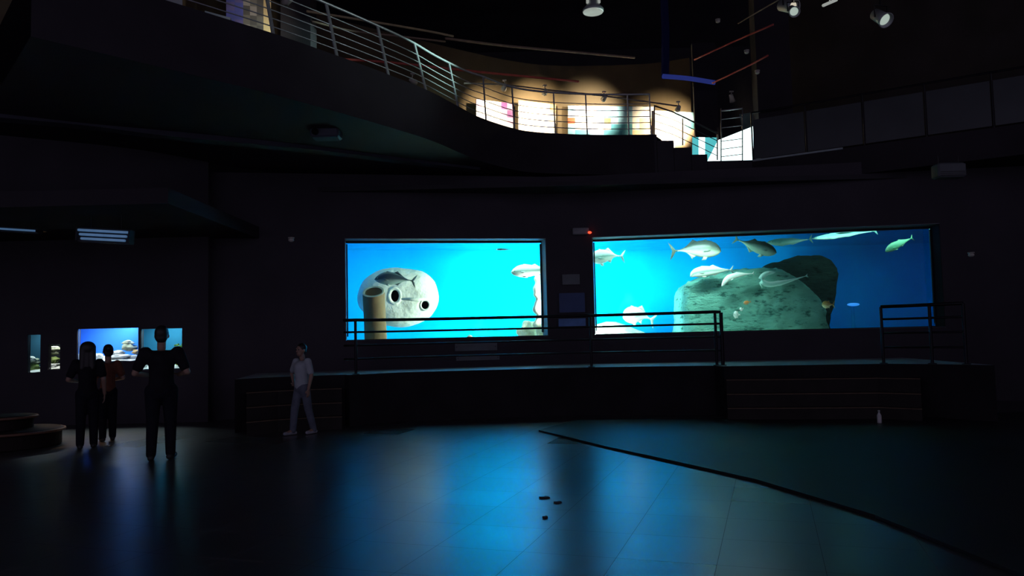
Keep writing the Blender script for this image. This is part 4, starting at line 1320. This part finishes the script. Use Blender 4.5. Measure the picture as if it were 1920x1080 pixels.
pm = {
 'white': mat('print_white', (0.80, 0.78, 0.74), (0.72, 0.70, 0.66), 3, .6),
 'pink': mat('print_pink', (0.62, 0.40, 0.55), (0.5, 0.3, 0.48), 3, .6),
 'violet': mat('print_violet', (0.16, 0.05, 0.22), (0.22, 0.1, 0.25), 3, .6),
 'orange': mat('print_orange', (0.75, 0.38, 0.12), (0.7, 0.42, 0.2), 3, .6),
 'red': mat('print_red', (0.75, 0.04, 0.01), (0.7, 0.10, 0.02), 3, .6),
 'sky': mat('print_sky', (0.30, 0.55, 0.68), (0.24, 0.48, 0.62), 3, .6),
 'deep': mat('print_teal', (0.06, 0.30, 0.38), (0.04, 0.22, 0.30), 3, .6),
 'cyan': mat('print_cyan', (0.25, 0.75, 0.80), (0.2, 0.65, 0.72), 3, .6),
}
def pl4(xa, ya, Ya, xb, yb, Yb, yta, ytb): return [at(xa, ya, Ya), at(xb, yb, Yb), at(xb, ytb, Yb), at(xa, yta, Ya)]
panel('glaring poster with violet and pink corners, first from the left on the curved gallery wall', pl4(893, 250, 20.1, 962, 262, 20.9, 186, 194), .03,
      [[1, 0, 0, 0, 2, 1], [0, 0, 0, 0, 1, 2], [0, 0, 0, 0, 0, 1], [1, 0, 0, 0, 0, 0], [1, 1, 0, 0, 0, 0]], [pm['white'], pm['pink'], pm['violet']], grp='posters on the gallery wall')
panel('brightest glaring poster with an orange corner, second from the left on the gallery wall', pl4(972, 262, 20.95, 1042, 262, 21.45, 188, 196), .03,
      [[3, 0, 0, 0, 0, 1], [0, 0, 0, 0, 0, 3], [0, 0, 0, 0, 0, 0], [0, 0, 0, 0, 0, 0]], [pm['white'], pm['orange'], pm['pink'], mat('print_cream', (.78, .68, .5), None, 3, .6)], grp='posters on the gallery wall')
panel('wide blue and white mural with two red patches on the gallery wall', pl4(1065, 266, 21.5, 1226, 266, 21.5, 198, 200), .03,
      [[1, 0, 0, 0, 1, 1, 1, 1, 1, 0, 0, 0], [0, 0, 0, 0, 0, 1, 1, 1, 1, 0, 0, 0], [2, 0, 0, 0, 0, 2, 0, 1, 1, 0, 4, 4], [1, 0, 0, 0, 0, 0, 3, 3, 3, 0, 4, 4], [1, 3, 3, 1, 1, 3, 3, 3, 3, 4, 4, 4], [1, 3, 3, 1, 1, 3, 3, 3, 3, 4, 4, 4]],
      [pm['white'], pm['sky'], pm['red'], pm['deep'], mat('print_sand', (.66, .52, .34), None, 3, .6)], grp='posters on the gallery wall')
panel('warm white glaring poster behind the top of the stairs', pl4(1228, 286, 21.3, 1304, 290, 20.9, 207, 211), .03,
      [[0, 0, 1, 1], [0, 0, 0, 2], [0, 0, 3, 3], [0, 0, 0, 3], [0, 0, 3, 3]], [pm['white'], pm['sky'], pm['deep'], mat('print_peach', (.74, .55, .36), None, 3, .6)], grp='posters on the gallery wall')
M['cyan_glow'] = mat('cyan_lightbox', (0.2, 0.6, 0.65), (0.15, 0.5, 0.55), 3, .5, emit=(0.10, 0.62, 0.66), estr=.8)
M['white_glow'] = mat('white_lightbox', (0.8, 0.95, 0.95), (0.75, 0.92, 0.92), 3, .5, emit=(0.72, 1.0, 0.98), estr=3.0)
panel('cyan light box with a white stripe at the foot of the stairs', pl4(1298, 302, 19.7, 1346, 305, 19.6, 257, 258), .08, [[0, 1, 0, 0], [0, 1, 0, 0], [0, 1, 0, 0]], [M['cyan_glow'], M['white_glow']], 'light box', 'light_box')
panel('large slanted glowing white light box at the end of the stairs', [at(1326, 303, 19.2), at(1413, 300, 18.75), at(1412, 237, 18.7), at(1346, 263, 19.2)], .10, [[0]], [M['white_glow']], 'light box', 'light_box')
# teal pinboard right of the white light box, part of the right wall's dado
panel('pale teal wall board right of the white light box', [at(1404, 300, 19.1), at(1440, 296, 18.9), at(1440, 207, 18.9), at(1386, 214, 19.2)], .04, [[0, 0], [0, 0]], [mat('teal_board', (.16, .26, .26), (.08, .14, .14), 3, .7, detail=6)], 'board', 'wall_board')
# far left exhibits seen over the balcony edge
panel('low pale cabinet front seen over the balcony edge at the top left', pl4(384, 60, 14.2, 432, 74, 14.3, 20, 33), .3, [[0]], [mat('pale_cabinet', (.55, .66, .68), None, 3, .6)], 'cabinet', 'cabinet')
panel('blue banner with pale marks hanging at the top left of the gallery', pl4(424, 66, 14.9, 456, 70, 15.0, -60, -58), .02, [[0, 1], [1, 0], [0, 0], [0, 1], [1, 0], [0, 0], [0, 1], [0, 0]], [mat('banner_blue', (.06, .07, .3), (.04, .05, .2), 4, .8), mat('banner_violet', (.09, .08, .24), None, 4, .8)], 'banner', 'banner')
panel('grey photo collage board between the blue banner and the tan panel', pl4(456, 80, 15.0, 494, 84, 15.2, -60, -56), .02, [[0, 1, 0], [1, 2, 1], [0, 0, 1], [2, 1, 0], [0, 2, 0], [1, 0, 1], [2, 1, 0], [0, 0, 0]], [mat('collage_dark', (.05, .047, .045), None, 4, .8), mat('collage_grey', (.09, .085, .075), None, 4, .8), mat('collage_pale', (.18, .165, .155), None, 4, .8)], 'board', 'photo_board')
panel('warm lit tan panel at the top left of the gallery', pl4(482, 84, 15.3, 508, 88, 15.4, -60, -58), .03, [[0], [0]], [mat('tan_panel', (.62, .46, .22), (.5, .38, .2), 2, .8)], 'panel', 'wall_panel')
panel('pale strip of curtain hanging at the top left of the gallery', pl4(300, 40, 13.6, 342, 50, 13.7, -60, -58), .03, [[0], [0]], [mat('pale_curtain', (.40, .42, .44), (.3, .32, .34), 2, .8)], 'panel', 'wall_panel')

# ------------------------------------------------------------------ track lights, pipes, ducts, high lamps
M['fixture'] = mat('fixture_white', (0.62, 0.60, 0.52), None, 9, .4)
M['fixture_glow'] = mat('fixture_lens', (1, .9, .7), None, 9, .4, emit=(1, .82, .5), estr=1.6)
def spotlight(label, x, y, Y, aim, power, col, sp=88):
    c = at(x, y, Y); aim = V(aim); d = (aim - c).normalized()
    root = empty('track_spotlight', c, label, 'spotlight', 'spotlights on the gallery track')
    q = d.to_track_quat('Z', 'Y').to_matrix()
    m_ = MB(); m_.lathe(c, [(.035, -.10), (.05, -.09), (.06, .02), (.075, .10), (.068, .10), (.05, .03)], 16, M=q); sh_ = m_.build('shade', M['fixture'], root, smooth=True)
    m_ = MB(); m_.lathe(c, [(.047, .035), (.047, .05)], 14, M=q); m_.build('bulb', M['fixture_glow'], sh_)
    m_ = MB(); m_.tube([c - d * .05, c + V((0, 0, .16))], .012, 6); m_.box(c + V((0, 0, .17)), (.10, .05, .03)); m_.build('arm', M['fixture'], root)
    light('SPOT', 'spot_beam', c + d * .14, power * 2.2, col, target=aim, size=.05, spot=sp, blend=1.0)
    return c
WARM = (1, .80, .50)
sp = [
 spotlight('white track spotlight aimed at the first glaring poster', 946, 163, 19.3, at(925, 212, 20.5), 260, WARM),
 spotlight('white track spotlight aimed at the brightest poster', 1022, 172, 20.0, at(1005, 208, 21.2), 420, WARM),
 spotlight('white track spotlight aimed at the blue and white mural', 1133, 184, 20.3, at(1112, 212, 21.5), 340, (1, .86, .62)),
 spotlight('small track spotlight aimed at the warm white poster behind the stairs', 1272, 203, 20.0, at(1255, 235, 21.2), 330, WARM),
 spotlight('small spotlight above the lower end of the silver railing', 774, 152, 17.6, at(838, 200, 19.0), 25, (.8, 1, .9)),
 spotlight('small spotlight high over the landing, right of the dark column', 1372, 184, 19.6, at(1385, 240, 20.0), 18, WARM),
]
spotlight('small spotlight added to light the exhibits at the top left', 540, 2, 14.2, at(480, 40, 15.0), 18, (1, .9, .75), 100)  # added fixture that brightens the dim exhibits here
M['track'] = mat('track_metal', (0.30, 0.28, 0.24), None, 9, .5)
def pipe(label, pts, r, m, cat='pipe', name='ceiling_pipe', grp='pipes and tracks under the gallery ceiling'):
    mb = MB(); mb.tube(crom(pts, 4), r, 8)
    return thing1(mb, name, m, label, cat, grp, smooth=True)
pipe('thin pale light track above the glaring posters', [at(870, 156, 18.9), at(946, 159, 19.35), at(1022, 168, 20.05), at(1133, 180, 20.35), at(1272, 199, 20.05)], .022, M['track'], 'light track', 'light_track')
M['red_pipe'] = mat('red_pipe', (0.62, 0.10, 0.08), (0.5, 0.08, 0.06), 7, .45)
M['ochre_pipe'] = mat('ochre_pipe', (0.62, 0.50, 0.26), (0.45, 0.36, 0.2), 7, .5)
M['brown_pipe2'] = mat('brown_conduit', (0.34, 0.24, 0.16), (0.24, 0.17, 0.12), 7, .5)
pipe('long red sprinkler pipe behind the silver railing', [at(642, 111, 16.6), at(740, 118, 17.2), at(900, 135, 18.4), at(1085, 153, 19.6)], .030, M['red_pipe'])
pipe('upper ochre pipe crossing behind the tops of the railing posts', [at(575, 21, 15.4), at(700, 41, 16.2), at(800, 58, 17.0), at(850, 68, 17.4)], .026, M['ochre_pipe'])
pipe('lower ochre pipe just above the long red pipe', [at(585, 40, 15.6), at(660, 58, 16.2), at(740, 67, 16.8), at(835, 78, 17.5)], .022, M['brown_pipe2'])
pipe('brown conduit running on from the ochre pipes towards the middle', [at(835, 72, 17.6), at(950, 86, 18.4), at(1080, 98, 19.2), at(1190, 108, 19.8)], .032, M['brown_pipe2'])
pipe('red pipe rising to the right above the landing, upper of two', [at(1302, 112, 19.4), at(1376, 78, 18.3), at(1450, 46, 17.2)], .022, M['red_pipe'])
pipe('red pipe rising to the right above the landing, lower of two', [at(1336, 156, 19.4), at(1406, 122, 18.2), at(1440, 104, 17.6)], .022, M['red_pipe'])
pipe('thin brown conduit high on the right, above the two red pipes', [at(1384, 44, 17.6), at(1456, 2, 16.4), at(1500, -22, 15.6)], .014, M['brown_pipe2'])
# small round ceiling sensors
for x, y, Y, lab in ((1346, 40, 18.2, 'small pale sensor high above the column by the stairs'), (1400, 98, 18.0, 'small pale sensor between the two red pipes'), (1420, 136, 17.8, 'small tan sensor beside the dark wide pillar'),
                     (546, 450, 14.8, 'small pale dome sensor on the dark wall left of the left window'), (1821, 478, 14.6, 'small pale dome sensor right of the right window')):
    c = at(x, y, Y); mb = MB(); mb.sphere(c, .055, 8, sc=(1, 1, .7)); mb.lathe(c + V((0, 0, .03)), [(.06, 0), (.06, .02)], 14)
    thing1(mb, 'ceiling_sensor', M['fixture'], lab, 'sensor', 'small pale sensors', smooth=True)
# blue-lit duct bent at a corner, its blue light added as glow
M['blue_duct_glow'] = mat('blue_duct_glow', (0.01, .015, .05), None, 5, .8, spec=0, emit=(0.014, 0.022, 0.13), estr=1.0)
M['blue_duct_glow_dim'] = mat('blue_duct_glow_dim', (0.005, .006, .02), None, 5, .8, spec=0, emit=(0.0006, 0.0007, 0.004), estr=1.0)
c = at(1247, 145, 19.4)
root = empty('blue_lit_duct', c, 'blue-lit duct with added glow, bent down a dark corner and along to the column', 'duct')
m_ = MB(); m_.tube([at(1247, 146, 19.4), at(1248, 60, 19.4), at(1244, -30, 19.4)], .10, 10); m_.build('upright_tube', M['blue_duct_glow_dim'], root, smooth=True)
m_ = MB(); m_.tube(crom([at(1243, 143, 19.3), at(1290, 147, 19.5), at(1340, 155, 19.7)], 4), .06, 10); m_.build('level_tube', M['blue_duct_glow'], root, smooth=True)
# hanging lamps
M['lamp_face'] = mat('lamp_face', (.7, .7, .66), None, 5, .4, emit=(.26, .28, .25), estr=1.0)
M['lamp_body'] = mat('lamp_body', (.45, .50, .48), None, 5, .4, .3)
CEIL = 11.5
c = at(1112, 20, 14.5)
root = empty('pendant_lamp', c, 'round white high bay lamp hanging at the top middle', 'lamp')
m_ = MB(); m_.lathe(c, [(.20, -.02), (.205, 0), (.20, .03), (.13, .10), (.10, .24), (.06, .30)], 28); sh_ = m_.build('shade', M['lamp_body'], root, smooth=True)
m_ = MB(); m_.lathe(c, [(.19, -.035), (.195, -.02)], 28); m_.build('diffuser', M['lamp_face'], sh_)
m_ = MB(); m_.tube([c + V((0, 0, .29)), (c.x, c.y, CEIL)], .012, 6); m_.build('cord', M['rail_dark'], root)
for s_ in (-1, 1):
    m_ = MB(); m_.rbox(c + V((s_ * .11, -.08, .17)), (.05, .06, .12), .01); m_.build('clamp', M['lamp_face'], root)
def stage_lamp(label, x, y, Y, aim, glow, size=1.0):
    c = at(x, y, Y); d = (V(aim) - c).normalized(); q = d.to_track_quat('Z', 'Y').to_matrix()
    root = empty('stage_lamp', c, label, 'lamp', 'stage lamps under the dark roof')
    s_ = size
    m_ = MB(); m_.lathe(c, [(.05 * s_, -.20 * s_), (.10 * s_, -.18 * s_), (.11 * s_, .05 * s_), (.14 * s_, .16 * s_), (.125 * s_, .16 * s_), (.10 * s_, .08 * s_)], 18, M=q); m_.build('housing', M['lamp_body'], root, smooth=True)
    hs = [o for o in root.children if o.name.startswith('housing')][0]
    m_ = MB(); m_.lathe(c, [(.10 * s_, .085 * s_), (.10 * s_, .10 * s_)], 18, M=q); m_.build('lens', glow, hs)
    m_ = MB()
    sd = q @ V((1, 0, 0))
    m_.tube([c + sd * .13 * s_, c + sd * .14 * s_ + V((0, 0, .22 * s_)), c - sd * .14 * s_ + V((0, 0, .22 * s_)), c - sd * .13 * s_], .012, 6); m_.build('yoke', M['rail_dark'], root)
    m_ = MB(); m_.tube([c + V((0, 0, .22 * s_)), (c.x, c.y, CEIL)], .014, 6); m_.build('hanger', M['rail_dark'], root)
    return c
M['lens_teal'] = mat('lens_teal', (.6, .7, .65), None, 5, .3, emit=(.34, .42, .36), estr=1.0)
M['lens_warm'] = mat('lens_warm', (.7, .65, .5), None, 5, .3, emit=(.55, .5, .38), estr=1.0)
rail_aim = lean(842, .95)
c1 = stage_lamp('stage lamp with a warm white lens at the top edge, right of the middle', 1478, 12, 13.8, (9.5, 6, 3), M['lens_warm'], 1.0)
c2 = stage_lamp('smaller teal stage lamp just below the warm white one', 1487, 20, 13.2, (4.5, 7, 3), M['lens_teal'], .7)
c3 = stage_lamp('bright stage lamp tilted towards the viewer, far right of the others', 1652, 33, 12.8, (7.6, 8.5, 3), M['lens_teal'], .95)
light('SPOT', 'stage_beam', c2 + (lean(720, .6) - c2).normalized() * .4, 230, (.8, 1, .97), target=lean(700, .6), size=.08, spot=38, blend=1)
light('SPOT', 'stage_beam', c1 + (rail_aim - c1).normalized() * .45, 4500, (.62, 1, .92), target=rail_aim, size=.08, spot=17, blend=.9)
c = at(1556, 5, 13.6)
mb = MB(); mb.rbox(c, (.30, .05, .05), .012, M=Matrix.Rotation(math.radians(-22), 3, 'Y')); mb.tube([c, (c.x, c.y, CEIL)], .01, 6)
thing1(mb, 'tube_lamp', M['lamp_face'], 'short tilted tube lamp at the top edge between the stage lamps', 'lamp')

# roof of the hall, far walls
mb = MB(); mb.box((0, 12, CEIL + .1), (34, 30, .2)); struct(mb, 'ceiling', M['black_paint'])
mb = MB(); mb.hexa([V((WR1.x - .3, WR1.y - .1, 0)), V((15.2, -3, 0)), V((15.5, -3, 0)), V((WR1.x, WR1.y, 0))], [V((WR1.x - .3, WR1.y - .1, 5.2)), V((15.2, -3, 5.2)), V((15.5, -3, 5.2)), V((WR1.x, WR1.y, 5.2))])
struct(mb, 'wall_right', M['dark_wall'])
mb = MB(); mb.box((2, 26.5, 6), (34, .2, 12)); struct(mb, 'wall_far', M['black_paint'])
mb = MB(); mb.box((-16.2, 15.5, 5.75), (.2, 21, 11.5)); struct(mb, 'wall_left_end', M['black_paint'])
# roof trusses
for i, Y in enumerate((9.0, 12.5, 16.0)):
    mb = MB()
    mb.box((0, Y, 11.25), (33, .14, .14)); mb.box((0, Y, 10.45), (33, .12, .12))
    for k in range(24):
        x = -16 + k * 1.4
        mb.tube([(x, Y, 10.45), (x + .7, Y, 11.25), (x + 1.4, Y, 10.45)], .03, 6)
    struct(mb, 'roof_truss', M['black_paint'])

# ------------------------------------------------------------------ boxes, signs and small things on the dark walls
M['sign_grey'] = mat('sign_grey', (0.16, 0.19, 0.20), (0.13, 0.15, 0.16), 4, .6)
M['sign_blue'] = mat('sign_blue', (0.04, 0.085, 0.24), (0.03, 0.07, 0.2), 4, .5)
M['sign_pale'] = mat('sign_pale', (0.16, 0.34, 0.75), (0.10, 0.22, 0.5), 4, .6)
jd = (J2 - J1).normalized(); jn = V((-jd.y, jd.x, 0)); jM = Matrix((jd, jn, V((0, 0, 1)))).transposed()
def on_pillar(x0, y0, x1, y1, th):
    Y = (LB.y + RA.y) / 2
    a, b = at(x0, y0, Y), at(x1, y1, Y)
    c = (a + b) / 2; t = (c - J1).dot(jd); f = J1 + jd * t
    return V((f.x, f.y, c.z)) - jn * (th / 2 + .001), (b.x - a.x, th, abs(a.z - b.z))
def pillar_sign(label, box, m, th=.03, tilt=0):
    c, sz = on_pillar(*box, th)
    root = empty('wall_sign', c, label, 'sign', 'signs on the pillar between the windows')
    m_ = MB(); m_.rbox(c, sz, .006, M=jM); m_.build('sign_board', m, root)
    m_ = MB(); f = .012
    for dz in (-1, 1): m_.box(c + V((0, 0, dz * (sz[2] / 2 - f / 2))) - jn * (th / 2), (sz[0], .012, f), M=jM)
    for dx in (-1, 1): m_.box(c + jd * dx * (sz[0] / 2 - f / 2) - jn * (th / 2), (f, .012, sz[2] - 2 * f), M=jM)
    m_.build('sign_frame', M['gasket'], root)
pillar_sign('small dim grey sign, topmost on the pillar between the windows', (1053, 514, 1088, 534), M['sign_grey'])
pillar_sign('large dark blue sign in the middle of the pillar between the windows', (1047, 549, 1098, 586), M['sign_blue'])
pillar_sign('pale blue sign strip, lowest on the pillar between the windows', (1046, 597, 1099, 612), M['sign_pale'], .05)
# information plaque under the left window
pu = (LB - LA).normalized(); pn = V((-pu.y, pu.x, 0)); pM = Matrix((pu, pn, V((0, 0, 1)))).transposed()
for lab, (xa, ya, xb, yb) in (('upper dim grey information strip on the wall under the left window', (848, 643, 928, 657)), ('lower dim grey information strip on the wall under the left window', (850, 667, 932, 675))):
    f0 = LA.lerp(LB, ((xa + xb) / 2 - 648) / 380)
    p_, q_ = at(xa, ya, f0.y), at(xb, yb, f0.y); c = V((f0.x, f0.y, (p_.z + q_.z) / 2)) - pn * .016
    root = empty('information_strip', c, lab, 'sign', 'signs under the left window')
    m_ = MB(); m_.rbox(c, (q_.x - p_.x, .03, abs(p_.z - q_.z)), .006, M=pM); m_.build('sign_board', M['sign_grey'], root)
    for dx in (-1, 1):
        m_ = MB(); m_.lathe(c + pu * dx * (q_.x - p_.x) * .46 - pn * .015, [(.012, 0), (.012, .006)], 10, M=pM @ Matrix.Rotation(math.radians(90), 3, 'X')); m_.build('screw', M['gasket'], root)
# emergency light with a red lamp above the pillar
c, sz = on_pillar(1073, 428, 1104, 440, .09)
root = empty('emergency_light', c, 'pale box with a red indicator lamp above the pillar', 'light')
m_ = MB(); m_.rbox(c, sz, .015, M=jM); m_.build('housing', mat('pale_housing', (.28, .30, .31), None, 5, .6), root)
M['red_led'] = mat('red_led', (.6, .05, .02), None, 5, .3, emit=(1.0, .05, .02), estr=3.0)
cc, _ = on_pillar(1102, 434, 1108, 440, .09)
m_ = MB(); m_.sphere(cc - jn * .05, .036, 8, sc=(1.2, .8, .8)); m_.build('indicator_lamp', M['red_led'], root, smooth=True)
# grey box on the right, under the right gallery
def wallbox(label, x0, y0, x1, y1, Y, th, m, name, cat):
    a, b = at(x0, y0, Y), at(x1, y1, Y); c = (a + b) / 2 + V((0, th / 2, 0))
    root = empty(name, c, label, cat)
    m_ = MB(); m_.rbox(c, (b.x - a.x, th, abs(a.z - b.z)), .03); m_.build('housing', m, root)
    m_ = MB()
    for k in range(3): m_.box(c + V((0, -th / 2 - .004, -abs(a.z - b.z) * (.12 + .12 * k))), ((b.x - a.x) * .86, .008, .012))
    m_.build('grille', M['gasket'], root)
    return root
ac = wallbox('grey air conditioner box under the right upper gallery', 1759, 305, 1814, 331, 15.2, .3, mat('grey_housing', (.10, .115, .125), (.085, .1, .11), 4, .6), 'air_conditioner', 'air conditioner')
for s_ in (-.2, .2):
    p_ = world_loc(ac) + V((s_, 0, .10)); m_ = MB(); m_.tube([p_, (p_.x, p_.y, RZ - .6)], .012, 6); m_.build('bracket', M['gasket'], ac)
c = at(612, 252, 13.6)
root = empty('projector', c, 'dim grey projector box hung under the balcony', 'projector')
M['dim_housing'] = mat('dim_housing', (.07, .08, .11), None, 4, .5)
m_ = MB(); m_.rbox(c, (.50, .36, .17), .03); m_.build('housing', M['dim_housing'], root)
m_ = MB(); m_.lathe(c + V((-.15, -.18, 0)), [(.06, 0), (.06, .05), (.045, .05)], 16, M=Matrix.Rotation(math.radians(90), 3, 'X')); m_.build('lens', M['eye_black'], root)
m_ = MB(); m_.tube([c + V((0, 0, .08)), (c.x, c.y, 5.36)], .02, 8); m_.build('mount', M['dim_housing'], root)
# small white bottle on the right platform steps, scraps on the floor
c = atz(1638, 779, .0); q = px_d(1637, 13.0)
mb = MB(); b0 = V((q.x, q.y - .05, .0))
mb.lathe(b0, [(.032, 0), (.036, .01), (.036, .15), (.016, .19), (.014, .215), (.018, .215), (.018, .235), (.005, .238)], 16)
thing1(mb, 'bottle', mat('bottle_white', (.7, .7, .68), (.55, .55, .55), 20, .4), 'small white bottle standing before the right platform steps', 'bottle', smooth=True)
for i, (x, y, w, d_, lab) in enumerate(((1021, 934, .11, .05, 'largest dark scrap lying on the wet looking floor tiles'), (1046, 943, .08, .03, 'thin dark scrap right of the largest scrap on the floor'), (1022, 971, .05, .04, 'smallest dark scrap, nearest the viewer on the floor'))):
    c = atz(x, y, .0)
    mb = MB()
    pts = []
    for k in range(9):
        a = 2 * math.pi * k / 9; r = 1 + .3 * noise.noise(V((k * 1.3, i, 0)))
        pts.append(c + V((w / 2 * r * math.cos(a), d_ / 2 * r * math.sin(a), .006 + .012 * abs(math.sin(a * 1.5)))))
    lo = [V((p.x, p.y, .0015)) for p in pts]
    mb.loft([lo, pts])
    thing1(mb, 'floor_scrap', M['gasket'], lab, 'scrap', 'scraps on the floor')

# ------------------------------------------------------------------ light in the big tank: unseen lamps and added fills
light('AREA', 'unseen_tank_light', (1.17, 19.6, 1.75), 1150, (.45, 1, .88), target=(1.17, 22.8, 1.75), size=.2, size_y=.9)
light('AREA', 'unseen_tank_light', (1.50, 18.3, 1.75), 150, (.5, 1, .88), target=(3.0, 22.0, .9), size=.45, size_y=.7, spread=85)
light('AREA', 'unseen_tank_light', (1.08, 18.35, 2.5), 55, (.85, 1, .85), target=(-2.5, 19.9, 2.45), size=.2, size_y=.8, spread=75)  # hidden fill behind the pillar, added to whiten the oval rock
light('AREA', 'unseen_tank_light', (5.0, 17.72, 1.40), 10, (.45, 1, .82), target=(5.0, 19.4, 2.7), size=4.5, size_y=.15)  # hidden uplight added under the window to brighten the fish
light('AREA', 'unseen_tank_light', (1.6, 19.2, 4.08), 50, (.5, 1, .9), target=(1.6, 20.2, 1.6), size=3.0, size_y=.8)
light('AREA', 'unseen_tank_light', (-3.2, 19.0, 4.08), 8, (.5, 1, .9), target=(-3.2, 20.6, 1.6), size=2.2, size_y=.8)
light('AREA', 'unseen_tank_light', (9.0, 19.6, 4.08), 24, (.5, 1, .88), target=(9.0, 21.9, 2.4), size=2.5, size_y=.8)

light('AREA', 'unseen_tank_light', (3.6, 17.95, 4.08), 95, (.6, 1, .86), target=(3.6, 19.2, 2.4), size=3.2, size_y=.25, spread=120)  # hidden front fill added for the fish sides
light('AREA', 'unseen_tank_light', (0.2, 18.2, 4.08), 30, (.6, 1, .88), target=(.4, 19.2, 2.2), size=1.2, size_y=.25, spread=120)  # small hidden fill added for the white coral column
# ------------------------------------------------------------------ added ambient fill lifting the dark hall, picture settings
w = bpy.data.worlds.new('world'); S.world = w; w.use_nodes = True
bg = w.node_tree.nodes['Background']
bg.inputs['Color'].default_value = (0.75, 0.66, 1.0, 1); bg.inputs['Strength'].default_value = 0.25
S.view_settings.view_transform = 'Standard'
S.view_settings.look = 'None'
S.view_settings.gamma = 1
S.view_settings.use_curve_mapping = False
S.view_settings.exposure = 0
S.cycles.use_denoising = True
S.cycles.max_bounces = 8
S.cycles.transparent_max_bounces = 12
S.cycles.sample_clamp_indirect = 6
